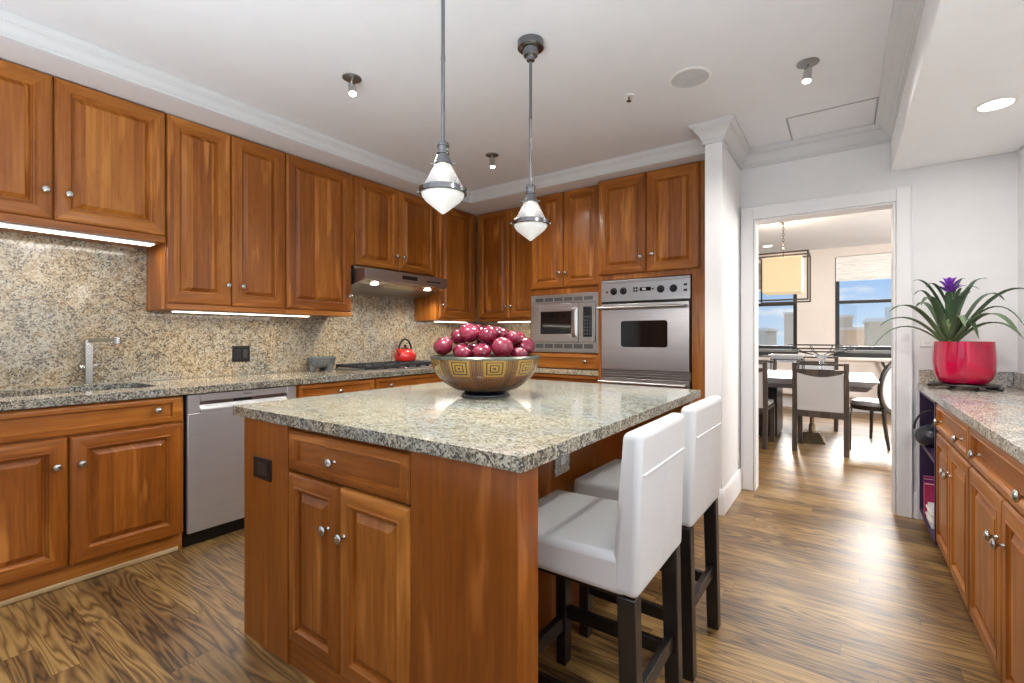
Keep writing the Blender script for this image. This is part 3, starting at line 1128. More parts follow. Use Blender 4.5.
# black outlet on the backsplash
ou = thing('wall_outlet', 'black double switch and socket plate on the left granite backsplash', 'outlet', (-3.630, 1.681, 1.073), RL)
MB().box(-0.062, 0.062, -0.006, 0, -0.058, 0.058).build('plate', M_BLACK, ou, bevel=0.003)
MB().box(-0.042, -0.010, -0.009, -0.0062, -0.034, 0.034).build('socket', plain('socket_black', rgb(34, 34, 36), 0.3), ou, bevel=0.002)
MB().box(0.012, 0.040, -0.010, -0.0062, -0.032, 0.032).build('rocker', plain('rocker_grey', rgb(62, 62, 64), 0.3), ou, bevel=0.002)

# ================================================================ under-cabinet light strips
def strip(x0, x1, y0, y1, z, label):
    t = thing('undercabinet_light', label, 'light', ((x0 + x1) / 2, (y0 + y1) / 2, z), 0, 'lights under the wall cabinets')
    a, b = (x1 - x0) / 2, (y1 - y0) / 2
    MB().box(-a, a, -b, b, -0.008, -0.0005).build('housing', M_WHITE_PL, t)
    MB().box(-a + 0.004, a - 0.004, -b + 0.004, b - 0.004, -0.013, -0.0082).build('diffuser', M_STRIP, t)
    l = bpy.data.lights.new('strip_glow', 'AREA')
    l.shape = 'RECTANGLE'
    l.size, l.size_y = x1 - x0, y1 - y0
    l.energy = 2.3 * max(x1 - x0, y1 - y0)
    l.color = (1.0, 0.93, 0.82)
    o = bpy.data.objects.new('strip_glow', l)
    C.objects.link(o)
    o.parent = t
    o.location = (0, 0, -0.016)
    return t


strip(-3.42, -3.34, 0.20, 1.06, 1.756, 'long lit strip light under the cabinet above the sink')
strip(-3.40, -3.34, 1.16, 2.05, 1.363, 'lit strip light under the tall cabinets right of the sink')
strip(-3.46, -3.36, 3.50, 3.92, 1.363, 'short lit strip light under the narrow cabinet right of the hood')
strip(-3.05, -2.52, 4.05, 4.12, 1.363, 'lit strip light under the cabinet left of the microwave')

# ================================================================ microwave
mw = thing('microwave', 'built-in stainless microwave with dark window and slotted trim frame', 'microwave', (-2.106, 3.822, HZ))
z0, z1 = 0.152, 0.688
mt_ = MB()
mt_.box(-0.352, -0.322, -0.018, -0.0005, z0, z1)
mt_.box(0.322, 0.352, -0.018, -0.0005, z0, z1)
mt_.box(-0.322, 0.322, -0.018, -0.0005, z0, z0 + 0.095)
mt_.box(-0.322, 0.322, -0.018, -0.0005, z1 - 0.085, z1)
mt_.build('trim_frame', M_STEEL, mw, bevel=0.002)
sl = MB()
for k in range(6):
    x = -0.300 + k * 0.102
    sl.box(x, x + 0.088, -0.0195, -0.0182, z0 + 0.038, z0 + 0.078)
    sl.box(x, x + 0.088, -0.0195, -0.0182, z1 - 0.064, z1 - 0.030)
sl.build('vent_slots', plain('grey_slot', rgb(104, 106, 108), 0.4, 0.7), mw)
md_ = MB()
a0, a1, b0, b1 = z0 + 0.097, z1 - 0.087, -0.320, 0.155
md_.box(b0, -0.245, -0.026, -0.004, a0, a1)
md_.box(0.085, b1, -0.026, -0.004, a0, a1)
md_.box(-0.245, 0.085, -0.026, -0.004, a0, a0 + 0.072)
md_.box(-0.245, 0.085, -0.026, -0.004, a1 - 0.072, a1)
dr_ = md_.build('door', M_STEELV, mw, bevel=0.003)
MB().box(-0.2445, 0.0845, -0.020, -0.005, a0 + 0.0725, a1 - 0.0725).build('window', M_GLASSBLK, dr_)
MB().hexa([(0.088, -0.0262, a0 + 0.04), (0.150, -0.0262, a0 + 0.04), (0.150, -0.0262, a1 - 0.04), (0.088, -0.0262, a1 - 0.04)], [(0.100, -0.036, a0 + 0.07), (0.128, -0.040, a0 + 0.07), (0.128, -0.040, a1 - 0.07), (0.100, -0.036, a1 - 0.07)]).build('handle', M_STEEL, dr_, bevel=0.002)
cpnl = MB().box(0.158, 0.320, -0.024, -0.004, a0, a1).build('control_panel', M_STEEL, mw, bevel=0.003)
MB().box(0.205, 0.292, -0.0255, -0.0242, a0 + 0.045, a1 - 0.035).build('keypad', M_GLASSBLK, cpnl)
kb = MB()
for r in range(6):
    for q in range(3):
        kb.box(0.213 + q * 0.025, 0.230 + q * 0.025, -0.0262, -0.0256, a0 + 0.065 + r * 0.030, a0 + 0.083 + r * 0.030)
kb.build('buttons', plain('key_grey', rgb(70, 72, 76), 0.4), cpnl)
MB().box(-0.315, 0.318, -0.0035, 0.40, z0 + 0.02, z1 - 0.02).build('casing', M_BLACK, mw)

# ================================================================ oven
ov = thing('wall_oven', 'stainless steel double wall oven with black knobs and a long bar handle', 'oven', (-1.326, 3.752, 0))
hw = 0.368
MB().box(-hw + 0.004, hw - 0.004, 0.0005, 0.5, 0.31, 1.668).build('casing', M_BLACK, ov)
cp = MB().box(-hw, hw, -0.024, 0.0, 1.492, 1.672).build('control_panel', M_STEEL, ov, bevel=0.003)
MB().box(-hw + 0.006, hw - 0.006, -0.027, -0.0242, 1.645, 1.668).build('vent', M_STEELD, cp, bevel=0.001)
for x in (-0.255, -0.170, 0.140, 0.240):
    kn = MB()
    kn.lathe([(0.030, 0.0242), (0.030, 0.028), (0.022, 0.030), (0.0205, 0.052), (0.017, 0.055), (0.001, 0.055)], (x, 0, 1.578), 24, 0, '-Y')
    kn.box(x - 0.004, x + 0.004, -0.062, -0.054, 1.560, 1.596)
    kn.build('knob', M_BLACK, cp, bevel=0.001)
MB().box(-0.03, 0.062, -0.0262, -0.0243, 1.570, 1.600).build('display', M_GLASSBLK, cp)
MB().box(-0.010, 0.022, -0.0266, -0.0263, 1.576, 1.594).build('readout', plain('pale_readout', rgb(180, 186, 190), 0.4), cp)
bt_ = MB()
for i in range(2):
    for j in range(2):
        bt_.box(-0.085 + i * 0.022, -0.069 + i * 0.022, -0.0265, -0.0243, 1.566 + j * 0.022, 1.582 + j * 0.022)
bt_.box(0.07, 0.086, -0.0265, -0.0243, 1.577, 1.590)
bt_.build('buttons', M_BLACK, cp)
for z in (1.603, 1.560):
    MB().box(0.318, 0.345, -0.028, -0.0243, z - 0.010, z + 0.008).build('switch', M_BLACK, cp, bevel=0.002)
for x in (-0.315,):
    MB().lathe([(0.009, 0.0243), (0.009, 0.027), (0.001, 0.0275)], (x, 0, 1.575), 14, 0, '-Y').build('indicator', M_BLACK, cp)
MB().box(-hw, hw, -0.010, 0.0, 1.474, 1.490).build('seam', M_BLACK, ov)


def oven_door(z0, z1, wz0, wz1):
    outer = [(-hw + 0.006, z0), (hw - 0.006, z0), (hw - 0.006, z1), (-hw + 0.006, z1)]
    dd = slab(outer, [rrect(-0.190, 0.196, wz0, wz1, 0.022)], -0.034, -0.001)
    for v in dd.b.verts:
        x, y, z = v.co
        v.co = (x, z, y)
    do = dd.build('door', M_STEELV, ov, bevel=0.003)
    MB().box(-0.196, 0.202, -0.028, -0.002, wz0 - 0.004, wz1 + 0.004).build('window', M_GLASSBLK, do)
    hz = z1 - 0.034
    h = MB()
    h.cyl((-hw - 0.002, -0.085, hz), (hw - 0.02, -0.085, hz), 0.0125, seg=16)
    for x in (-hw + 0.03, hw - 0.045):
        h.box(x - 0.012, x + 0.012, -0.085, -0.0345, hz - 0.010, hz + 0.010)
    h.build('handle', M_STEEL, do, bevel=0.002)


oven_door(0.925, 1.472, 1.112, 1.328)
vt = MB()
vt.box(-hw, hw, -0.012, -0.001, 0.858, 0.922)
for k in range(3):
    vt.box(-hw + 0.004, hw - 0.004, -0.022, -0.0121, 0.864 + k * 0.02, 0.876 + k * 0.02)
vt.build('vent_band', M_STEELD, ov, bevel=0.001)
oven_door(0.320, 0.855, 0.47, 0.70)

# ================================================================ island
isl = thing('kitchen_island', 'cherry kitchen island cabinet with drawer, two doors and a seating recess', 'island', (-1.94, 0.95, 0))
ib = MB()
ib.box(-0.045, 0.99, 0, 1.65, 0.0, 0.876)
ib.build('body', W_P, isl, bevel=0.002)
fp_ = MB()
fp_.box(-0.045, 0.279, -0.019, -0.0005, 0.0, 0.876)
fp_.build('side_panel', W_P, isl, bevel=0.002)
ep = MB()
ep.box(0.929, 1.300, -0.019, -0.0005, 0.0, 0.876)
ep.box(0.9905, 1.300, -0.0005, 0.075, 0.0, 0.876)
ep.build('end_panel', W_P, isl, bevel=0.002)
fe = MB()
fe.box(0.9905, 1.285, 1.58, 1.65, 0.0, 0.876)
fe.build('end_panel', W_P, isl, bevel=0.002)
MB().box(0.280, 0.928, -0.012, -0.0005, 0.0, 0.086).build('toe_board', W_X, isl, bevel=0.002)
drawer(isl, 0.282, 0.926, 0.715, 0.860, [(0.570, 0.786)], 0.040, 0.030)
door(isl, 0.282, 0.588, 0.092, 0.706, 0.535, 0.559, 0.052)
door(isl, 0.593, 0.926, 0.092, 0.706, 0.622, 0.553, 0.052)
top = slab(rrect(-2.05, -0.617, 0.914, 2.616, 0.008, 3), [], 0.8785, 0.917, True)
tag(top.build('island_worktop', [G_ISL, G_EDGE], bevel=0.005, seg=3), 'thick polished grey green granite slab on top of the island', 'worktop')
io = thing('island_outlet', 'black socket plate on the left front panel of the island', 'outlet', (-1.835, 0.9308, 0.69))
MB().box(-0.066, 0.066, -0.006, 0, -0.042, 0.042).build('plate', M_BLACK, io, bevel=0.003)
MB().box(-0.026, 0.046, -0.009, -0.0062, -0.022, 0.022).build('socket', plain('socket_face', rgb(40, 37, 35), 0.35), io, bevel=0.002)
so = thing('stone_outlet', 'granite patterned socket plate under the island slab above the stool seats', 'outlet', (-0.9495, 1.70, 0.71), PI / 2)
MB().box(-0.062, 0.062, -0.006, 0, -0.075, 0.075).build('plate', granite('granite_plate', rgb(196, 194, 190), rgb(160, 158, 152), rgb(222, 222, 218), rgb(110, 108, 104), 2.2), so, bevel=0.003)
MB().box(-0.020, 0.020, -0.009, -0.0062, -0.036, 0.036).build('socket', M_WHITE_PL, so, bevel=0.002)

# ================================================================ fruit bowl
def bowl_mat():
    t = NT('bronze_glass')
    o = t.obj()
    x, y, z = t.xyz(o)
    ang = t.math('ADD', t.math('DIVIDE', t.math('ARCTAN2', y, x), 2 * PI), 0.5)
    seg = t.math('MULTIPLY', ang, 10.0)
    fa = t.math('ABSOLUTE', t.math('SUBTRACT', t.math('FRACT', seg), 0.5))      # 0 mid panel .. 0.5 rib bundle
    zz = t.math('SUBTRACT', z, 0.0)
    ribs = t.math('LESS_THAN', t.math('FRACT', t.math('MULTIPLY', fa, 19.0)), 0.42)
    in_rib = t.math('GREATER_THAN', fa, 0.33)
    # square maze motif in the upper band
    u = t.math('DIVIDE', fa, 0.30)
    w = t.math('ABSOLUTE', t.math('DIVIDE', t.math('SUBTRACT', zz, 0.142), 0.036))
    sq = t.math('MAXIMUM', u, w)
    line = t.math('LESS_THAN', t.math('FRACT', t.math('MULTIPLY', sq, 3.0)), 0.36)
    insq = t.math('LESS_THAN', sq, 1.0)
    low = t.math('LESS_THAN', t.math('FRACT', t.math('ADD', t.math('MULTIPLY', fa, 16.0), t.math('MULTIPLY', zz, 18.0))), 0.28)
    lowz = t.math('LESS_THAN', zz, 0.098)
    nz_ = t.noise(o, 14.0, 3)
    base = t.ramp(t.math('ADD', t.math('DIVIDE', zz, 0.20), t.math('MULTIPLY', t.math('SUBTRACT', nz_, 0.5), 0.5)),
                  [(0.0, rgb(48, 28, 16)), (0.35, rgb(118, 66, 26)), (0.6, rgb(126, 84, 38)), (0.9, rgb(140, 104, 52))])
    m1 = t.math('MULTIPLY', ribs, in_rib)
    m2 = t.math('MULTIPLY', t.math('MULTIPLY', line, insq), t.math('LESS_THAN', fa, 0.31))
    m3 = t.math('MULTIPLY', t.math('MULTIPLY', low, lowz), t.math('LESS_THAN', fa, 0.33))
    m = t.math('MAXIMUM', t.math('MAXIMUM', m1, m2), m3)
    col = t.mix(t.math('MULTIPLY', m, 0.85), base, rgb(38, 26, 16))
    goldm = t.math('MULTIPLY', t.math('MULTIPLY', insq, t.math('SUBTRACT', 1.0, line)), t.math('LESS_THAN', fa, 0.31))
    col = t.mix(t.math('MULTIPLY', goldm, 0.7), col, rgb(176, 138, 56))
    t.set(Base_Color=col, Roughness=0.2, Metallic=0.12, Coat_Weight=0.35)
    t.bump(t.math('SUBTRACT', 1.0, m), 0.3, 0.003)
    return t.m


fb = thing('fruit_bowl', 'wide amber glass bowl with square relief pattern on the island', 'bowl', (-1.42, 1.79, 0.9175), 0.2)
bo = [(0.112, 0.024), (0.150, 0.032), (0.188, 0.056), (0.222, 0.088), (0.246, 0.120), (0.258, 0.150), (0.262, 0.178)]
bi = [(0.250, 0.178), (0.244, 0.140), (0.228, 0.110), (0.200, 0.080), (0.165, 0.055), (0.110, 0.038), (0.001, 0.036)]
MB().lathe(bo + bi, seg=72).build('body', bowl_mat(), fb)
MB().lathe([(0.246, 0.1785), (0.264, 0.1785), (0.266, 0.186), (0.262, 0.192), (0.250, 0.193), (0.246, 0.189), (0.246, 0.1785)], seg=72, cap0=False, cap1=False).build('rim', plain('tarnished_silver', rgb(112, 116, 108), 0.3, 0.8, var=0.2), fb)
MB().lathe([(0.105, 0.0), (0.118, 0.002), (0.116, 0.008), (0.100, 0.016), (0.110, 0.0235)], seg=48).build('foot', plain('dark_foot', rgb(32, 32, 40), 0.15, coat=0.4), fb)


def apple_mat():
    t = NT('red_apple_skin')
    o = t.obj()
    rnd = t.n('ShaderNodeObjectInfo').outputs['Random']
    x, y, z = t.xyz(o)
    ang = t.math('ARCTAN2', y, x)
    st = t.noise(t.comb(t.math('MULTIPLY', ang, 5.0), t.math('MULTIPLY', z, 16.0), t.math('MULTIPLY', rnd, 40.0)), 1.0, 4, 0.7)
    sp = t.n('ShaderNodeTexVoronoi', feature='F1')
    sp.inputs['Scale'].default_value = 110
    t.put(sp.inputs['Vector'], o)
    dots = t.math('LESS_THAN', sp.outputs['Distance'], 0.16)
    v = t.math('ADD', t.math('MULTIPLY', st, 0.7), t.math('MULTIPLY', rnd, 0.3))
    col = t.ramp(v, [(0.3, rgb(52, 8, 24)), (0.5, rgb(104, 18, 44)), (0.75, rgb(140, 46, 68))])
    col = t.mix(t.math('MULTIPLY', dots, 0.35), col, rgb(214, 140, 150))
    t.set(Base_Color=col, Roughness=0.2, Coat_Weight=0.4, Coat_Roughness=0.1)
    return t.m


def apple_proto():
    prof = []
    for i in range(17):
        a = -PI / 2 + PI * i / 16
        r = math.cos(a) * (1 + 0.10 * math.sin(a))
        h = math.sin(a) * 0.93
        if i >= 13:
            h -= 0.10 * ((i - 12) / 4) ** 2 * 2.2
        if i <= 2:
            h += 0.07 * (3 - i) / 3
        prof.append((max(0.004, r) * 0.050, h * 0.050))
    a = MB().lathe(prof, seg=24).build('apple', apple_mat())
    st = MB().tube([(0, 0, 0.028), (0.001, 0, 0.040), (0.004, 0, 0.052)], [0.0016, 0.0016, 0.002], 6).build('stem', plain('brown_stem', rgb(70, 48, 30), 0.7), a)
    return a


APPLES = [  # x, y, z, size, tiltx, tilty, label
    (-1.565, 1.649, 1.154, 0.99, 0.5, -0.3, 'deep red apple at the left end of the bowl, under a smaller dark stem'),
    (-1.412, 1.619, 1.122, 0.86, 0.3, 0.4, 'pinkish apple low at the rim in front of the left heap'),
    (-1.449, 1.704, 1.217, 1.03, 0.2, -0.5, 'large glossy red apple high on the left of the heap'),
    (-1.331, 1.652, 1.129, 0.89, -0.3, 0.2, 'round red apple at the middle of the near rim'),
    (-1.353, 1.725, 1.207, 0.96, 0.6, 0.3, 'bright red apple near the middle of the second row up'),
    (-1.482, 1.819, 1.222, 0.86, 0.1, 0.6, 'red apple peeping over the back of the heap, topmost on the left'),
    (-1.420, 1.880, 1.209, 0.89, -0.5, 0.1, 'darkest purple red apple on top of the heap right of centre'),
    (-1.273, 1.728, 1.147, 1.05, 0.4, 0.7, 'large speckled red apple right of the bowl centre'),
    (-1.225, 1.799, 1.116, 0.79, 0.1, -0.2, 'small red apple half sunk at the right near rim'),
    (-1.315, 1.904, 1.182, 0.92, 0.2, 0.5, 'red apple in the upper row just left of the right end apple'),
    (-1.240, 1.875, 1.151, 0.89, 0.9, 0.5, 'red apple at the right end showing its stem hollow'),
    (-1.351, 1.825, 1.207, 0.88, 0.3, 0.1, 'red apple tucked between the speckled apple and the dark top one'),
    (-1.502, 1.780, 1.131, 0.92, 0.2, 0.1, 'red apple sunk low behind the left end apple, barely seen'),
    (-1.427, 1.960, 1.121, 0.94, 0.4, 0.1, 'red apple resting at the far side of the bowl'),
    (-1.560, 1.880, 1.110, 0.94, 0.1, 0.3, 'red apple at the far left side of the bowl'),
    (-1.421, 1.780, 1.069, 0.94, 0.2, 0.1, 'red apple buried in the middle of the bowl'),
    (-1.415, 1.780, 1.162, 0.94, 0.2, 0.3, 'dark red apple glimpsed through the gap in the middle of the heap'),
    (-1.332, 1.966, 1.113, 0.99, 0.2, 0.5, 'red apple at the far right, mostly behind the others'),
    (-1.486, 1.692, 1.130, 0.88, 0.4, 0.2, 'red apple low in the heap beneath the high glossy one'),
    (-1.561, 1.758, 1.196, 0.92, 0.1, 0.4, 'red apple in the upper row between the left end apple and the high glossy one'),
    (-1.272, 1.818, 1.195, 0.73, 0.3, 0.4, 'small red apple peeping over the top of the large speckled apple'),
]
ap = apple_proto()
for i, (x, y, z, s, tx, ty, lab) in enumerate(APPLES):
    a = ap if i == 0 else copy_tree(ap)
    a.location = (x, y, z)
    a.scale = (s * 0.965, s * 0.965, s * 0.965)
    a.rotation_euler = (tx, ty, i * 1.3)
    tag(a, lab, 'apple', 'red apples in the bowl')


# ================================================================ bar stools
def make_stool():
    r = thing('bar_stool', 'x', 'stool')
    hw_ = 0.205
    # seat (local: sits facing -X, rear face of the back at x = 0)
    s = MB()
    s.hexa([(-0.470, -hw_, 0.530), (-0.030, -hw_ + 0.0005, 0.528), (-0.030, hw_ - 0.0005, 0.528), (-0.470, hw_, 0.530)], [(-0.470, -hw_, 0.625), (-0.040, -hw_ + 0.0005, 0.636), (-0.040, hw_ - 0.0005, 0.636), (-0.470, hw_, 0.625)])
    s.build('seat', M_LEATHER, r, bevel=0.020, seg=4)
    b = MB()
    b.hexa([(-0.074, -hw_, 0.535), (0.0, -hw_, 0.530), (0.0, hw_, 0.530), (-0.074, hw_, 0.535)], [(-0.040, -hw_, 0.955), (0.012, -hw_, 0.955), (0.012, hw_, 0.955), (-0.040, hw_, 0.955)])
    bk = b.build('backrest', M_LEATHER, r, bevel=0.018, seg=4)
    sm = MB()
    def bx(z): return 0.0 + 0.012 * (z - 0.53) / 0.425
    sm.tube([(bx(0.845) + 0.001, -hw_ + 0.02, 0.845), (bx(0.845) + 0.001, hw_ - 0.02, 0.845)], 0.0035, 8)
    sm.tube([(bx(0.56) + 0.0, 0.0, 0.56), (bx(0.84) + 0.0, 0.0, 0.84)], 0.0016, 6)
    sm.build('seam', M_LEATHER, bk)
    for sy in (-1, 1):
        # rear leg
        y0 = sy * (hw_ - 0.003)
        y1 = sy * (hw_ - 0.048)
        lo, hi = min(y0, y1), max(y0, y1)
        MB().hexa([(-0.040, lo, 0.0), (0.004, lo, 0.0), (0.004, hi, 0.0), (-0.040, hi, 0.0)], [(-0.056, lo, 0.5295), (-0.006, lo, 0.5295), (-0.006, hi, 0.5295), (-0.056, hi, 0.5295)]).build('leg', W_BLK, r, bevel=0.003)
        MB().hexa([(-0.440, lo, 0.0), (-0.402, lo, 0.0), (-0.402, hi, 0.0), (-0.440, hi, 0.0)], [(-0.445, lo, 0.5285), (-0.400, lo, 0.5285), (-0.400, hi, 0.5285), (-0.445, hi, 0.5285)]).build('leg', W_BLK, r, bevel=0.003)
        MB().box(-0.402, -0.047, sy * 0.178 - 0.011, sy * 0.178 + 0.011, 0.170, 0.215).build('stretcher', W_BLK, r, bevel=0.003)
    MB().box(-0.036, -0.014, -0.158, 0.158, 0.215, 0.260).build('stretcher', W_BLK, r, bevel=0.003)
    MB().box(-0.435, -0.409, -0.158, 0.158, 0.130, 0.180).build('stretcher', W_BLK, r, bevel=0.003)
    MB().box(-0.41, -0.07, -0.155, 0.155, 0.500, 0.5215).build('apron', W_BLK, r, bevel=0.003)
    return r


st1 = make_stool()
st1.location = (-0.424, 1.350, 0)
tag(st1, 'white leather bar stool with dark legs at the near end of the island', 'stool', 'white bar stools at the island')
st2 = copy_tree(st1)
st2.location = (-0.424, 1.892, 0)
st2.rotation_euler = (0, 0, -0.02)
st2['label'] = 'white leather bar stool with dark legs partly hidden behind the nearer one'


# ================================================================ pendants
def make_pendant():
    p = thing('pendant_lamp', 'x', 'lamp')
    H = CEIL - 0.0005
    MB().lathe([(0.064, 0.0), (0.064, -0.032), (0.058, -0.036), (0.040, -0.038), (0.034, -0.070), (0.022, -0.078), (0.020, -0.092), (0.012, -0.096)], (0, 0, H), 32).build('canopy', M_CHROME, p)
    MB().lathe([(0.0075, 1.948), (0.0075, 2.25), (0.0085, 2.252), (0.0085, 2.272), (0.0075, 2.274), (0.0075, H - 0.0965)], seg=14).build('rod', M_CHROME, p)
    MB().lathe([(0.010, 1.9475), (0.010, 1.940), (0.021, 1.938), (0.024, 1.932), (0.024, 1.926), (0.021, 1.924), (0.021, 1.905), (0.024, 1.902), (0.024, 1.897), (0.021, 1.894), (0.036, 1.855), (0.034, 1.853), (0.001, 1.87)], seg=28).build('socket', M_CHROME, p)
    MB().lathe([(0.034, 1.8525), (0.078, 1.766), (0.0755, 1.766), (0.0315, 1.8525), (0.034, 1.8525)], seg=44, cap0=False, cap1=False).build('glass_shade', M_RIB, p)
    MB().lathe([(0.080, 1.766), (0.087, 1.765), (0.0915, 1.761), (0.0915, 1.745), (0.087, 1.741), (0.0815, 1.742), (0.0815, 1.764), (0.080, 1.766)], seg=44, cap0=False, cap1=False).build('ring', M_CHROME, p)
    MB().lathe([(0.081, 1.743), (0.080, 1.736), (0.068, 1.719), (0.034, 1.691), (0.006, 1.669), (0.001, 1.667)], seg=40).build('diffuser', M_FROST, p)
    for s in (-1, 1):
        MB().cyl((0.091 * s, 0, 1.753), (0.100 * s, 0, 1.753), 0.005, 0.004, 10).build('thumbscrew', M_CHROME, p)
        MB().cyl((0.033 * s, 0, 1.862), (0.048 * s, 0, 1.862), 0.004, 0.003, 10).build('thumbscrew', M_CHROME, p)
    MB().lathe([(0.012, 1.869), (0.013, 1.840), (0.024, 1.815), (0.024, 1.800), (0.012, 1.785), (0.001, 1.782)], seg=20).build('bulb', emis('lit_pendant_bulb', rgb(255, 238, 206), 1.6), p)
    for nm, z, e, up in (('pendant_glow', 1.660, 28, False), ('pendant_uplight', 1.80, 0.8, True)):
        l = bpy.data.lights.new(nm, 'SPOT')
        l.energy = e
        l.color = (1.0, 0.95, 0.88)
        l.spot_size = math.radians(165 if up else 176)
        l.spot_blend = 0.5 if up else 0.25
        l.shadow_soft_size = 0.07
        o = bpy.data.objects.new(nm, l)
        C.objects.link(o)
        o.parent = p
        o.location = (0, 0, z)
        if up:
            o.rotation_euler = (PI, 0, 0)
    return p


p1 = make_pendant()
p1.location = (-1.25, 1.315, 0)
p1.rotation_euler = (0, 0, 0.6)
tag(p1, 'larger looking pendant lamp with ribbed glass cone, hanging over the near half of the island', 'lamp', 'pendant lamps over the island')
p2 = copy_tree(p1)
p2.location = (-1.25, 1.93, 0)
p2['label'] = 'glass cone pendant lamp over the fruit bowl with its ceiling canopy in view'


# ================================================================ ceiling fittings
def ceil_spot(x, y, lit, label, aim):
    t = thing('ceiling_spotlight', label, 'spotlight', (x, y, CEIL), 0, 'small ceiling spotlights')
    mp_ = plain('satin_plate' + str(lit), rgb(150, 150, 150), 0.35, 0.9)
    MB().lathe([(0.052, -0.0005), (0.052, -0.004), (0.046, -0.007), (0.001, -0.0075)], seg=28).build('plate', mp_, t)
    MB().cyl((0, 0, -0.007), (0, 0, -0.035), 0.006, seg=12).build('stem', M_KNOB, t)
    d = Vector(aim).normalized()
    a = Vector((0, 0, -0.040))
    h = MB()
    h.cyl(a - d * 0.008, a + d * 0.055, 0.019, 0.022, 20)
    hd_ = h.build('head', M_KNOB, t)
    lm = M_BULB if lit else plain('unlit_lamp', rgb(236, 234, 226), 0.3)
    MB().cyl(a + d * 0.0555, a + d * 0.060, 0.019, 0.018, 20).build('lens', lm, t)
    if lit:
        l = bpy.data.lights.new('spot_glow', 'SPOT')
        l.energy = 60 if x < -1 else 70
        l.color = (1, 0.95, 0.88)
        l.spot_size = math.radians(156)
        l.spot_blend = 0.8
        l.shadow_soft_size = 0.03
        o = bpy.data.objects.new('spot_glow', l)
        C.objects.link(o)
        o.parent = t
        o.location = a + d * 0.065
        o.rotation_euler = d.to_track_quat('-Z', 'Y').to_euler()
    return t


ceil_spot(-2.237, 1.626, True, 'lit ceiling spotlight with bright white lamp above the left cabinets', (0.25, -0.1, -1))
ceil_spot(-2.279, 2.956, True, 'small ceiling spotlight seen between the two pendant lamps', (0.1, 0.0, -1))
ceil_spot(-0.153, 2.920, True, 'lit ceiling spotlight near the access panel with a warm glow', (-0.1, -0.1, -1))
sk_ = thing('ceiling_speaker', 'round grey flush speaker grille in the ceiling before the white pier', 'speaker', (-0.699, 2.711, CEIL))
MB().lathe([(0.098, -0.0005), (0.112, -0.0005), (0.112, -0.004), (0.098, -0.006), (0.098, -0.0005)], seg=48, cap0=False, cap1=False).build('bezel', M_WHITE_PL, sk_)
MB().lathe([(0.097, -0.0005), (0.097, -0.004), (0.001, -0.0045)], seg=48).build('grille', plain('speaker_grille_grey', rgb(190, 190, 192), 0.8), sk_)
spk = thing('fire_sprinkler', 'tiny white and chrome fire sprinkler head in the kitchen ceiling', 'sprinkler', (-1.05, 2.703, CEIL))
MB().lathe([(0.034, -0.0005), (0.032, -0.005), (0.014, -0.006), (0.001, -0.006)], seg=24).build('escutcheon', M_WHITE_PL, spk)
sh_ = MB()
sh_.cyl((0, 0, -0.006), (0, 0, -0.03), 0.006, 0.004, 10)
sh_.cyl((0, 0, -0.03), (0, 0, -0.032), 0.014, 0.014, 14)
sh_.build('head', M_CHROME, spk)


def downlight(name, x, y, z, label, power, r=0.062):
    t = thing(name, label, 'light', (x, y, z), 0)
    MB().lathe([(r, -0.0005), (r + 0.018, -0.0005), (r + 0.016, -0.004), (r, -0.005), (r, -0.0005)], seg=40, cap0=False, cap1=False).build('trim_ring', M_WHITE_PL, t)
    MB().lathe([(r - 0.001, -0.0005), (r - 0.001, -0.003), (0.001, -0.0035)], seg=40).build('lens', M_BULB, t)
    l = bpy.data.lights.new('downlight_glow', 'AREA')
    l.shape = 'DISK'
    l.size = 0.11
    l.energy = power
    l.color = (1, 0.97, 0.93)
    o = bpy.data.objects.new('downlight_glow', l)
    C.objects.link(o)
    o.parent = t
    o.location = (0, 0, -0.008)
    return t


downlight('recessed_light', 0.598, 3.183, 2.316, 'bright recessed downlight in the low soffit over the right counter', 8)
downlight('recessed_light', 0.598, 1.3, 2.316, 'unseen fill downlight added in the soffit, out of frame beside the camera', 16)  # unseen downlight added to brighten the right cabinets and stools
downlight('recessed_light', -0.985, 8.45, CEIL, 'recessed downlight in the dining room ceiling left of the chain lantern', 6)

# ================================================================ right-hand counter run
RZ0, RZ1 = 0.851, 0.892
RR = -PI / 2
RF = 0.433
for (yf, yn, kxs, dk, lab) in ((3.432, 2.604, (3.225, 2.735), (3.09, 2.985), 'pale lit cherry base cabinet beside the open purple shelf on the right'),
                               (2.602, 1.655, (2.405, 1.850), (2.235, 2.125), 'pale lit cherry base cabinet nearest the camera on the right')):
    c = thing('base_cabinet', lab, 'cabinet', (RF, yf, 0), RR, 'cherry base cabinets on the right')
    Wc = yf - yn
    MB().box(0, Wc, 0, 0.420, 0.070, RZ0 - 0.001).build('body', W_V, c, bevel=0.0015)
    drawer(c, 0.006, Wc - 0.006, 0.690, 0.842, [(yf - k, 0.762) for k in kxs], 0.036, 0.030)
    mid = Wc / 2
    door(c, 0.006, mid - 0.002, 0.082, 0.680, yf - (yf - mid) - 0.038, 0.545, 0.056)
    door(c, mid + 0.003, Wc - 0.006, 0.082, 0.680, mid + 0.040, 0.545, 0.056)
    MB().box(0, Wc, 0.012, 0.05, 0.001, 0.069).build('toe_kick', W_X, c)
bk = thing('open_shelf_unit', 'narrow open shelf unit with dark purple interior at the end of the right counter', 'shelf', (0.408, 4.076, 0), RR)
Wc = 0.642
q = MB()
q.box(0, 0.018, 0, 0.42, 0.0601, RZ0 - 0.001)
q.box(Wc - 0.018, Wc, 0, 0.42, 0.0601, RZ0 - 0.001)
q.box(0, Wc, 0.035, 0.42, 0.0, 0.06)
q.box(0.018, Wc - 0.018, 0.40, 0.42, 0.0601, RZ0 - 0.001)
q.box(0.018, Wc - 0.018, 0, 0.40, 0.0601, 0.075)
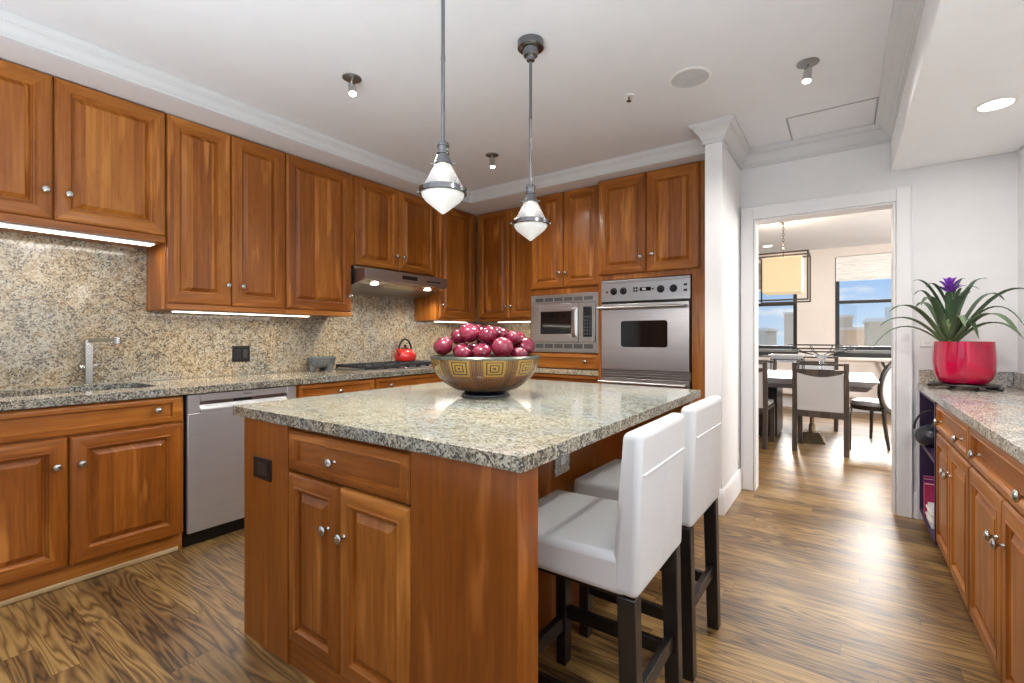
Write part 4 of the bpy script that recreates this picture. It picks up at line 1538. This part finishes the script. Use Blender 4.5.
q.box(0.018, Wc - 0.018, 0, 0.40, RZ0 - 0.02, RZ0 - 0.001)
q.build('body', M_PURPLE, bk, bevel=0.001)
MB().box(0.0185, Wc - 0.0185, 0.004, 0.399, 0.492, 0.514).build('shelf_board', M_PURPLE, bk, bevel=0.001)
sw_ = MB().box(0, 0.017, -0.016, -0.0005, 0.0, RZ0 - 0.002).build('end_stile', M_TRIM, bk, bevel=0.001)
rt = slab([(0.400, 1.62), (0.858, 1.62), (0.858, 4.078), (0.400, 4.078)], [], RZ0, RZ1)
tag(rt.build('worktop', G_GREY, bevel=0.004), 'pale grey granite worktop along the right wall under the plant', 'worktop')
b1 = MB().box(0.405, 0.837, 4.058, 4.0785, RZ1 + 0.0005, 0.985).build('backsplash', G_GREY, bevel=0.002)
tag(b1, 'low grey granite upstand behind the potted plant on the far wall', 'backsplash')
b2 = MB().box(0.838, 0.8585, 1.62, 4.0785, RZ1 + 0.0005, 0.985).build('backsplash', G_GREY, bevel=0.002)
tag(b2, 'low grey granite upstand running along the right wall', 'backsplash')

# teapot on the shelf
tp_ = thing('cast_iron_teapot', 'black cast iron teapot with a tall hoop handle on the open shelf', 'teapot', (0.455, 3.90, 0.5145), PI)
MB().lathe([(0.045, 0), (0.062, 0.006), (0.084, 0.035), (0.090, 0.062), (0.082, 0.092), (0.060, 0.116), (0.040, 0.124)], seg=32).build('body', plain('black_iron_glaze', rgb(34, 36, 48), 0.32, 0.2, coat=0.2), tp_)
MB().lathe([(0.041, 0.1242), (0.036, 0.130), (0.010, 0.134), (0.008, 0.140), (0.012, 0.147), (0.001, 0.152)], seg=20).build('lid', M_IRON, tp_)
MB().tube([(-0.080 * math.cos(a) * 1.08, 0.03 * math.cos(a), 0.098 + 0.125 * math.sin(a)) for a in [PI * i / 18 for i in range(19)]], 0.006, 8).build('handle', M_IRON, tp_)
MB().tube([(-0.070, -0.03, 0.06), (-0.100, -0.042, 0.085), (-0.112, -0.047, 0.105)], [0.020, 0.014, 0.010], 10).build('spout', M_IRON, tp_)

# books and magazines on the lower shelf
def book(x0, y0, w, d_, h, col, lab, name='book', group='books on the lower shelf', z=0.0755):
    t = thing(name, lab, 'book', (x0, y0, z), 0, group)
    cv = MB()
    cv.box(0, w, 0, 0.003, 0, h)
    cv.box(0, w, d_ - 0.003, d_, 0, h)
    cv.box(0, 0.003, 0.003, d_ - 0.003, 0, h)
    cv.build('cover', plain('book_cover', col, 0.4), t, bevel=0.0008)
    MB().box(0.0035, w - 0.003, 0.0035, d_ - 0.0035, 0.003, h - 0.004).build('pages', plain('book_pages', rgb(236, 232, 224), 0.8), t)
    return t


book(0.420, 3.960, 0.16, 0.030, 0.235, rgb(150, 30, 110), 'magenta book standing at the back of the lower shelf')
book(0.417, 3.925, 0.16, 0.033, 0.225, rgb(120, 24, 92), 'plum coloured book standing between the magenta and pink books')
book(0.413, 3.880, 0.16, 0.042, 0.205, rgb(176, 40, 92), 'pink red book standing nearest the magazines')
zz_ = 0.0757
for i in range(7):
    h_ = (0.013, 0.016, 0.011, 0.018, 0.014, 0.012, 0.016)[i]
    dx = (0, 0.01, -0.006, 0.004, 0.012, -0.004, 0.006)[i]
    mg = MB().box(0.420 + dx, 0.620 + dx, 3.66 + dx * 0.5, 3.865 + dx * 0.5, zz_, zz_ + h_ - 0.0006).build('magazine', plain('magazine_paper', (rgb(226, 226, 224), rgb(200, 206, 214), rgb(234, 230, 222))[i % 3], 0.5), bevel=0.0015)
    tag(mg, ('lowest magazine of the white pile on the lower shelf', 'second magazine up in the pile on the lower shelf', 'third magazine up in the pile on the lower shelf', 'middle thick magazine of the pile on the lower shelf',
             'third magazine down in the pile on the lower shelf', 'second magazine down in the pile on the lower shelf', 'topmost magazine of the white pile on the lower shelf')[i], 'magazine', 'magazines piled on the lower shelf')
    zz_ += h_

# plant stand and bromeliad
PX, PY = 0.575, 3.775
ts = thing('plant_stand', 'low dark wooden stand with short feet under the red pot', 'stand', (PX, PY, RZ1 + 0.0005))
MB().lathe([(0.10, 0.020), (0.150, 0.022), (0.155, 0.027), (0.150, 0.033), (0.001, 0.033)], seg=40).build('top', W_BLK, ts)
for k in range(4):
    a = PI / 4 + k * PI / 2 + 0.25
    ca, sa = math.cos(a), math.sin(a)
    ft = MB()
    ft.tube([(0.10 * ca, 0.10 * sa, 0.018), (0.14 * ca, 0.14 * sa, 0.016), (0.170 * ca, 0.170 * sa, 0.011)], [0.010, 0.011, 0.0105], 10)
    ft.build('foot', W_BLK, ts)
pl = thing('potted_bromeliad', 'purple flowering bromeliad in a glossy red pot on the right counter', 'plant', (PX, PY, RZ1 + 0.034))


def pot_mat():
    t = NT('raspberry_glaze')
    o = t.obj()
    f = t.noise(o, 7.0, 3)
    t.set(Base_Color=t.ramp(f, [(0.3, rgb(176, 12, 60)), (0.7, rgb(204, 22, 70))]), Roughness=0.14, Coat_Weight=0.4, Coat_Roughness=0.03)
    return t.m


MB().lathe([(0.080, 0.0), (0.104, 0.006), (0.124, 0.032), (0.134, 0.075), (0.137, 0.125), (0.136, 0.180), (0.132, 0.245), (0.126, 0.245), (0.129, 0.18), (0.131, 0.12)], seg=56, cap1=False).build('pot', pot_mat(), pl)
sg = MB()
sg.lathe([(0.1285, 0.205), (0.1275, 0.222), (0.08, 0.231), (0.001, 0.233)], seg=28)
so_ = NT('dark_potting_soil')
_o = so_.obj()
_v = so_.noise(_o, 60.0, 4, 0.7)
so_.set(Base_Color=so_.ramp(_v, [(0.3, rgb(26, 24, 26)), (0.7, rgb(70, 64, 60))]), Roughness=0.95)
so_.bump(_v, 0.8, 0.012)
sg.build('soil', so_.m, pl)


def leaf_mat():
    t = NT('bromeliad_leaf')
    o = t.obj()
    f = t.noise(o, 14.0, 3)
    x, y, z = t.xyz(o)
    f2 = t.math('ADD', t.math('MULTIPLY', f, 0.5), t.math('MULTIPLY', t.math('SUBTRACT', z, 0.2), 0.9))
    t.set(Base_Color=t.ramp(f2, [(0.2, rgb(108, 122, 84)), (0.45, rgb(72, 96, 66)), (0.7, rgb(62, 88, 74))]), Roughness=0.4, Coat_Weight=0.1)
    return t.m


M_LEAF = leaf_mat()
M_PETAL = plain('purple_bract', rgb(126, 58, 178), 0.45, var=0.12)


def blade(mb, az, L, rise, droop, w, z0=0.215, r0=0.012, n=12):
    """an arching strap leaf: rises, bends over and hangs at the tip."""
    dx, dy = math.cos(az), math.sin(az)
    sx_, sy_ = -dy, dx
    R = []
    for i in range(n + 1):
        s = i / n
        out = r0 + L * (s ** 0.95)
        h = z0 + rise * (1 - (1 - s) ** 1.8) - droop * s ** 2.6
        ww = w * (0.75 + 0.5 * s) * (1 - s ** 3.2) ** 0.8 if s < 1 else 0.0008
        ww = max(ww, 0.0008)
        cup = ww * 0.45 * (1 - s * 0.6)
        ring = []
        for k in (-1, -0.5, 0, 0.5, 1):
            ring.append((dx * out + sx_ * ww * k, dy * out + sy_ * ww * k, h + cup * (k * k)))
        R.append([mb.b.verts.new(p) for p in ring])
    for a, b in zip(R, R[1:]):
        for k in range(4):
            mb.face([a[k], a[k + 1], b[k + 1], b[k]])


# camera sees the plant from (-x, -y): screen-right is roughly (+0.82, +0.58)
sr = math.atan2(0.576, 0.817)
QX, QY = -0.082 * 0.817, -0.082 * 0.576
for az, L, rise, droop, w, z0 in (
        (-0.62, 0.40, 0.44, 0.20, 0.026, 0.215), (-0.95, 0.37, 0.30, 0.24, 0.025, 0.215), (0.35, 0.25, 0.40, 0.14, 0.023, 0.22), (-0.75, 0.33, 0.22, 0.17, 0.024, 0.215), (-0.45, 0.30, 0.36, 0.26, 0.020, 0.215),
        (sr + PI - 0.1, 0.37, 0.25, 0.13, 0.020, 0.215), (sr + PI + 0.2, 0.42, 0.32, 0.12, 0.019, 0.215), (sr + PI - 0.45, 0.36, 0.22, 0.24, 0.021, 0.215), (sr + PI + 0.5, 0.34, 0.36, 0.12, 0.020, 0.22),
        (sr + PI + 0.35, 0.25, 0.38, 0.15, 0.020, 0.22), (sr + PI / 2, 0.22, 0.34, 0.10, 0.020, 0.22), (sr - PI / 2, 0.16, 0.26, 0.22, 0.022, 0.22), (sr - PI / 2 - 0.5, 0.24, 0.26, 0.16, 0.020, 0.22),
        (sr + 0.3, 0.16, 0.36, 0.07, 0.020, 0.24), (sr + PI - 0.2, 0.17, 0.36, 0.10, 0.018, 0.26), (sr + 0.05, 0.18, 0.33, 0.02, 0.016, 0.30), (sr + PI, 0.20, 0.26, 0.04, 0.012, 0.38),
        (sr - 0.1, 0.19, 0.22, 0.03, 0.012, 0.42), (sr + PI + 0.15, 0.15, 0.18, 0.07, 0.011, 0.45), (sr + 0.4, 0.15, 0.16, 0.02, 0.010, 0.48), (sr - 1.2, 0.12, 0.20, 0.06, 0.013, 0.40), (sr - 1.9, 0.10, 0.24, 0.04, 0.018, 0.30), (sr - 2.4, 0.07, 0.22, 0.01, 0.018, 0.32), (sr - 0.8, 0.08, 0.26, 0.01, 0.019, 0.28), (sr - 1.5, 0.06, 0.16, 0.01, 0.014, 0.40)):
    lf = MB()
    blade(lf, az, L, rise, droop, w, z0)
    lf.build('leaf', M_LEAF, pl, loc=(QX, QY, 0), solid=0.0016, angle=60)
stm = MB()
stm.tube([(0, 0, 0.20), (0.002, 0, 0.32), (0, 0, 0.44), (0, 0, 0.54)], [0.036, 0.030, 0.020, 0.013], 14)
stm.build('stem', plain('pale_green_stem', rgb(128, 142, 98), 0.5, var=0.15), pl, loc=(QX, QY, 0))
fl = MB()
for ring_, (n_, L, rise, z0, w) in enumerate(((7, 0.068, 0.045, 0.525, 0.013), (6, 0.050, 0.065, 0.535, 0.013), (5, 0.028, 0.078, 0.540, 0.012))):
    for k in range(n_):
        blade(fl, 2 * PI * k / n_ + ring_ * 0.4, L, rise, 0.0, w, z0, 0.004, 6)
fl.build('flower', M_PETAL, pl, loc=(QX, QY, 0), solid=0.0014, angle=60)

# light switch on the far wall
lsw = thing('light_switch', 'white switch plate on the white wall left of the red pot', 'switch', (0.447, 4.0795, 1.19))
MB().box(-0.036, 0.036, -0.006, 0, -0.058, 0.058).build('plate', M_WHITE_PL, lsw, bevel=0.003)
MB().box(-0.016, 0.016, -0.010, -0.0062, -0.033, 0.033).build('rocker', M_TRIM, lsw, bevel=0.002)

# ================================================================ dining room
tb = thing('dining_table', 'long dining table with a pale glossy top seen through the doorway', 'table', (-0.95, 6.55, 0))
MB().hexa([(-1.20, -0.70, 0.690), (1.17, -0.68, 0.690), (1.17, 0.63, 0.690), (-1.20, 0.65, 0.690)], [(-1.22, -0.73, 0.750), (1.24, -0.73, 0.750), (1.24, 0.68, 0.750), (-1.22, 0.68, 0.750)]).build('table_top', plain('pale_glossy_top', rgb(160, 164, 172), 0.28, coat=0.5), tb, bevel=0.003)
MB().hexa([(-1.18, -0.66, 0.640), (1.14, -0.66, 0.640), (1.14, 0.60, 0.640), (-1.18, 0.60, 0.640)], [(-1.20, -0.70, 0.6895), (1.19, -0.70, 0.6895), (1.19, 0.64, 0.6895), (-1.20, 0.64, 0.6895)]).build('apron', plain('grey_lacquer', rgb(112, 108, 116), 0.3), tb, bevel=0.003)
for x in (-0.80, 0.10):
    MB().box(x - 0.22, x + 0.22, -0.30, 0.30, 0.03, 0.6395).build('pedestal', W_TBL, tb, bevel=0.01)
M_BRONZE = plain('bronze_foot', rgb(150, 134, 112), 0.25, 0.8)
for x in (0.655, -1.0):
    ft = MB()
    ft.hexa([(x - 0.14, -0.30, 0.0), (x + 0.14, -0.30, 0.0), (x + 0.14, -0.02, 0.0), (x - 0.14, -0.02, 0.0)], [(x - 0.075, -0.235, 0.115), (x + 0.075, -0.235, 0.115), (x + 0.075, -0.085, 0.115), (x - 0.075, -0.085, 0.115)])
    ft.cyl((x, -0.16, 0.115), (x, -0.16, 0.20), 0.035, 0.03, 16)
    ft.cyl((x, -0.16, 0.20), (x, -0.16, 0.6395), 0.022, 0.022, 16)
    ft.build('foot', M_BRONZE, tb, bevel=0.003)


def make_chair():
    c = thing('dining_chair', 'x', 'chair')
    # faces +Y; rear of the back at y = 0
    w = 0.245
    for sx_ in (-1, 1):
        a, b = sorted((sx_ * w, sx_ * (w - 0.045)))
        MB().hexa([(a, -0.03, 0), (b, -0.03, 0), (b, 0.010, 0), (a, 0.010, 0)], [(a, 0.0, 0.44), (b, 0.0, 0.44), (b, 0.045, 0.44), (a, 0.045, 0.44)]).hexa([(a, 0.0, 0.4401), (b, 0.0, 0.4401), (b, 0.045, 0.4401), (a, 0.045, 0.4401)], [(a, -0.025, 0.93), (b, -0.025, 0.93), (b, 0.010, 0.93), (a, 0.010, 0.93)]).build('leg', W_CHAIR, c, bevel=0.003)
        MB().hexa([(a, 0.42, 0), (b, 0.42, 0), (b, 0.455, 0), (a, 0.455, 0)], [(a, 0.415, 0.405), (b, 0.415, 0.405), (b, 0.46, 0.405), (a, 0.46, 0.405)]).build('leg', W_CHAIR, c, bevel=0.003)
    u = w - 0.0455
    MB().box(-u, u, -0.022, 0.004, 0.903, 0.925).build('top_rail', W_CHAIR, c, bevel=0.003)
    # curved rail above the pad
    loop = [(-u, 0.862), (u, 0.862)] + [(u - 2 * u * i / 12, 0.825 - 0.040 * math.sin(PI * i / 12)) for i in range(13)]
    MB().prism(loop, lambda p, q, a: (p, a, q), -0.016, 0.012).build('back_rail', W_CHAIR, c)
    MB().box(-u, u, -0.006, 0.034, 0.37, 0.432).build('seat_rail', W_CHAIR, c, bevel=0.003)
    MB().hexa([(-u, -0.004, 0.434), (u, -0.004, 0.434), (u, 0.032, 0.434), (-u, 0.032, 0.434)], [(-u, -0.016, 0.822), (u, -0.016, 0.822), (u, 0.014, 0.822), (-u, 0.014, 0.822)]).build('back_pad', M_PAD, c, bevel=0.004)
    MB().box(-w + 0.005, w - 0.005, 0.0455, 0.46, 0.4055, 0.44).build('seat_frame', W_CHAIR, c, bevel=0.003)
    MB().box(-w + 0.012, w - 0.012, 0.05, 0.462, 0.4405, 0.485).build('cushion', M_PAD, c, bevel=0.016, seg=3)
    return c


CHG = 'dining chairs around the table'
ch = make_chair()
ch.location = (-0.198, 5.745, 0)
ch.rotation_euler = (0, 0, -0.05)
tag(ch, 'wooden dining chair with pale upholstered back in the middle of the doorway view', 'chair', CHG)
for x, y, rz, lab in ((-0.905, 5.66, -0.05, 'dining chair half cut off by the left side of the doorway'),
                      (-0.30, 7.65, PI, 'dining chair on the window side of the table behind the wire bowl'),
                      (-1.02, 7.65, PI, 'dining chair on the window side behind the white dish')):
    k = copy_tree(ch)
    k.location = (x, y, 0)
    k.rotation_euler = (0, 0, rz)
    k['label'] = lab
# oval-backed chair at the table end, facing -X
oc = thing('oval_back_chair', 'dark wooden chair with rounded back at the right end of the table', 'chair', (0.455, 6.55, 0), -0.75)
hoop = []
for i in range(28):
    a = 2 * PI * i / 28
    z = 0.66 + 0.295 * math.sin(a)
    hoop.append((0.03 + 0.10 * (z - 0.66), 0.235 * math.cos(a), z))
MB().tube(hoop, 0.021, 8, closed=True).build('back_hoop', W_TBL, oc)
pad_r = [[(hoop[i][0] + dx_, hoop[i][1] * k, 0.66 + (hoop[i][2] - 0.66) * k) for i in range(28)] for dx_, k in ((-0.016, 0.90), (-0.020, 0.86), (-0.022, 0.3))]
pad_b = [[(hoop[i][0] + dx_, hoop[i][1] * k, 0.66 + (hoop[i][2] - 0.66) * k) for i in range(28)] for dx_, k in ((0.020, 0.3), (0.018, 0.86), (0.014, 0.90))]
MB().rings(pad_r[::-1] + pad_b[::-1], 0).build('back_pad', M_PAD, oc)
sr_ = [[(-0.22 + 0.24 * math.cos(2 * PI * i / 28) * k, 0.24 * math.sin(2 * PI * i / 28) * k, z) for i in range(28)] for z, k in ((0.385, 0.98), (0.425, 1.0), (0.43, 0.97))]
MB().rings(sr_, 0).build('seat_frame', W_TBL, oc, bevel=0.003)
sc_ = [[(-0.22 + 0.24 * math.cos(2 * PI * i / 28) * k, 0.24 * math.sin(2 * PI * i / 28) * k, z) for i in range(28)] for z, k in ((0.4305, 0.95), (0.45, 0.97), (0.472, 0.92), (0.482, 0.78))]
MB().rings(sc_, 0).build('cushion', M_PAD, oc)
for sy in (-1, 1):
    MB().tube([(0.10, sy * 0.20, 0.0), (0.035, sy * 0.175, 0.25), (0.012, sy * 0.16, 0.42)], [0.016, 0.019, 0.021], 8).build('leg', W_TBL, oc)
    MB().tube([(-0.42, sy * 0.17, 0.0), (-0.39, sy * 0.15, 0.384)], [0.014, 0.021], 8).build('leg', W_TBL, oc)

# white dish in a wire holder, and a wide wire-framed glass bowl, on the table
M_WIRE = plain('dark_wire', rgb(60, 60, 62), 0.35, 0.8)
dh = thing('serving_dish', 'white square dish held in a wire stand on the dining table', 'dish', (-0.535, 6.36, 0.7505))
MB().rings([[(sx_ * r, sy_ * r, z) for sx_, sy_ in ((-1, -1), (1, -1), (1, 1), (-1, 1))] for r, z in ((0.07, 0.15), (0.12, 0.18), (0.185, 0.238), (0.178, 0.240), (0.11, 0.19), (0.06, 0.162))], 0).build('dish', plain('white_ceramic', rgb(238, 238, 240), 0.15, coat=0.3), dh, bevel=0.004)
wr = MB()
for sx_ in (-0.155, 0.155):
    for sy_ in (-0.155, 0.155):
        wr.tube([(sx_, sy_, 0.0), (sx_, sy_, 0.20)], 0.006, 8)
lp = [(-0.155, -0.155, 0.185), (0.155, -0.155, 0.185), (0.155, 0.155, 0.185), (-0.155, 0.155, 0.185)]
for a, b in zip(lp, lp[1:] + lp[:1]):
    wr.tube([a, b], 0.005, 8)
wr.build('stand', M_WIRE, dh)
wb = thing('wire_bowl', 'wide shallow wire bowl on a glass foot in the middle of the dining table', 'bowl', (-0.22, 6.90, 0.7505))
w_ = MB()
for r, z in ((0.36, 0.345), (0.33, 0.300), (0.24, 0.262)):
    w_.tube([(r * math.cos(2 * PI * i / 40), r * 0.5 * math.sin(2 * PI * i / 40), z) for i in range(40)], 0.006, 6, closed=True)
for k in range(10):
    a = 2 * PI * k / 10
    ca, sa = math.cos(a), 0.5 * math.sin(a)
    w_.tube([(0.10 * ca, 0.10 * sa, 0.225), (0.24 * ca, 0.24 * sa, 0.256), (0.33 * ca, 0.33 * sa, 0.300), (0.36 * ca, 0.36 * sa, 0.345)], 0.004, 6)
w_.build('basket', M_WIRE, wb)
MB().lathe([(0.10, 0.0), (0.10, 0.012), (0.03, 0.03), (0.025, 0.15), (0.06, 0.20), (0.11, 0.222), (0.001, 0.222)], seg=32).build('foot', M_TGLASS, wb)

# folding luggage-style stand by the window
fs = thing('folding_stand', 'dark cross-legged folding stand against the window wall', 'stand', (0.66, 8.93, 0))
for yy in (-0.10, 0.08):
    MB().hexa([(-0.20, yy - 0.012, 0), (-0.165, yy - 0.012, 0), (-0.165, yy + 0.012, 0), (-0.20, yy + 0.012, 0)], [(0.165, yy - 0.012, 0.80), (0.20, yy - 0.012, 0.80), (0.20, yy + 0.012, 0.80), (0.165, yy + 0.012, 0.80)]).build('leg', W_TBL, fs)
    MB().hexa([(0.165, yy + 0.0125, 0), (0.20, yy + 0.0125, 0), (0.20, yy + 0.036, 0), (0.165, yy + 0.036, 0)], [(-0.20, yy + 0.0125, 0.80), (-0.165, yy + 0.0125, 0.80), (-0.165, yy + 0.036, 0.80), (-0.20, yy + 0.036, 0.80)]).build('leg', W_TBL, fs)
for x in (-0.1825, 0.1825):
    MB().box(x - 0.016, x + 0.016, -0.13, 0.13, 0.8005, 0.825).build('bar', W_TBL, fs, bevel=0.002)

# box lantern over the table
la = thing('box_lantern', 'square bronze box lantern with a lit cream shade over the dining table', 'lantern', (-0.612, 6.72, 0))
M_LB = plain('bronze_cage', rgb(96, 88, 78), 0.35, 0.8)
H = CEIL - 0.0005
MB().lathe([(0.075, 0), (0.070, -0.010), (0.025, -0.022), (0.016, -0.045), (0.006, -0.050)], (0, 0, H), 28).build('canopy', plain('brass_canopy', rgb(186, 158, 122), 0.25, 0.9), la)
chn = MB()
z = H - 0.051
k = 0
while z > 2.245:
    pts = []
    for i in range(10):
        a = 2 * PI * i / 10
        u_, v_ = 0.010 * math.cos(a), 0.022 * math.sin(a)
        pts.append((u_, 0, z - 0.020 + v_) if k % 2 else (0, u_, z - 0.020 + v_))
    chn.tube(pts, 0.0032, 6, closed=True)
    z -= 0.034
    k += 1
chn.build('chain', M_LB, la)
cg = MB()
t_ = 0.009
def cage(x0, x1, y0, y1, z0, z1):
    for y in (y0, y1):
        cg.box(x0, x1, y - t_, y + t_, z1 - 2 * t_, z1)
        cg.box(x0, x1, y - t_, y + t_, z0, z0 + 2 * t_)
        for x in (x0 + t_, x1 - t_):
            cg.box(x - t_, x + t_, y - t_, y + t_, z0 + 2 * t_, z1 - 2 * t_)
cage(-0.28, 0.28, -0.24, 0.24, 1.63, 2.215)
for x in (-0.28 + t_, 0.28 - t_):
    cg.box(x - t_, x + t_, -0.24 + t_, 0.24 - t_, 2.215 - 2 * t_, 2.215)
cg.box(-0.262, 0.262, -t_, t_, 2.197, 2.215)
cg.cyl((0, 0, 2.215), (0, 0, 2.245), 0.006, seg=8)
cg.build('cage', M_LB, la)
sh = MB()
sh.box(-0.208, 0.208, -0.20, 0.20, 1.735, 2.160)
sh.build('shade', M_SHADE, la, bevel=0.006)
MB().cyl((0, 0, 2.1605), (0, 0, 2.196), 0.008, seg=10).build('rod', M_LB, la)
l = bpy.data.lights.new('lantern_glow', 'POINT')
l.energy = 14
l.color = (1, 0.86, 0.68)
l.shadow_soft_size = 0.06
lo_ = bpy.data.objects.new('lantern_glow', l)
C.objects.link(lo_)
lo_.parent = la
lo_.location = (0, 0, 2.30)

# ================================================================ buildings beyond the dining windows
def building(name, label, cx_, cy_, w, d_, top, mat, extras=0):
    b = thing(name, label, 'building', (cx_, cy_, -14), 0)
    MB().box(-w / 2, w / 2, -d_ / 2, d_ / 2, 0, top + 14).build('wall', mat, b)
    MB().box(-w / 2 - 0.15, w / 2 + 0.15, -d_ / 2 - 0.15, d_ / 2 + 0.15, top + 14.001, top + 14.25).build('parapet', M_BTRIM, b)
    for k in range(int(w // 3.2)):
        x = -w / 2 + 1.4 + k * 3.2
        for j in range(3):
            wz = top + 14 - 3.2 - j * 3.4
            MB().box(x, x + 1.3, -d_ / 2 - 0.05, -d_ / 2 + 0.02, wz, wz + 1.7).build('window', M_GLASSBLK, b)
    for k in range(extras):
        x = -w / 4 + k * w / 3
        MB().box(x, x + 0.9, -0.5, 0.5, top + 14.251, top + 15.2).build('roof_unit', M_BTRIM, b)
    return b


M_BTAN = plain('tan_brick', rgb(226, 202, 172), 0.8)
M_BGREY = plain('grey_brick', rgb(214, 198, 176), 0.8)
M_BBRN = plain('brown_brick', rgb(224, 194, 158), 0.8)
M_BTRIM = plain('pale_stone_trim', rgb(232, 222, 208), 0.8)
building('apartment_block', 'tall tan building filling the right half of the right dining window', 3.75, 46, 4.6, 8, 2.25, M_BBRN, 2)
building('apartment_block', 'lower tan building left of the tall one in the right dining window', -0.95, 56, 5.2, 6, 1.80, M_BTAN, 0)
building('apartment_block', 'narrow grey tower at the left edge of the right dining window', -0.4, 66, 2.4, 6, 3.3, M_BGREY, 0)
building('apartment_block', 'long grey building seen low in the left dining window', -13.0, 50, 15.0, 8, 1.70, M_BGREY, 1)
building('apartment_block', 'slim green grey tower at the right edge of the left dining window', -6.1, 80, 1.6, 6, 4.4, M_BGREY, 0)
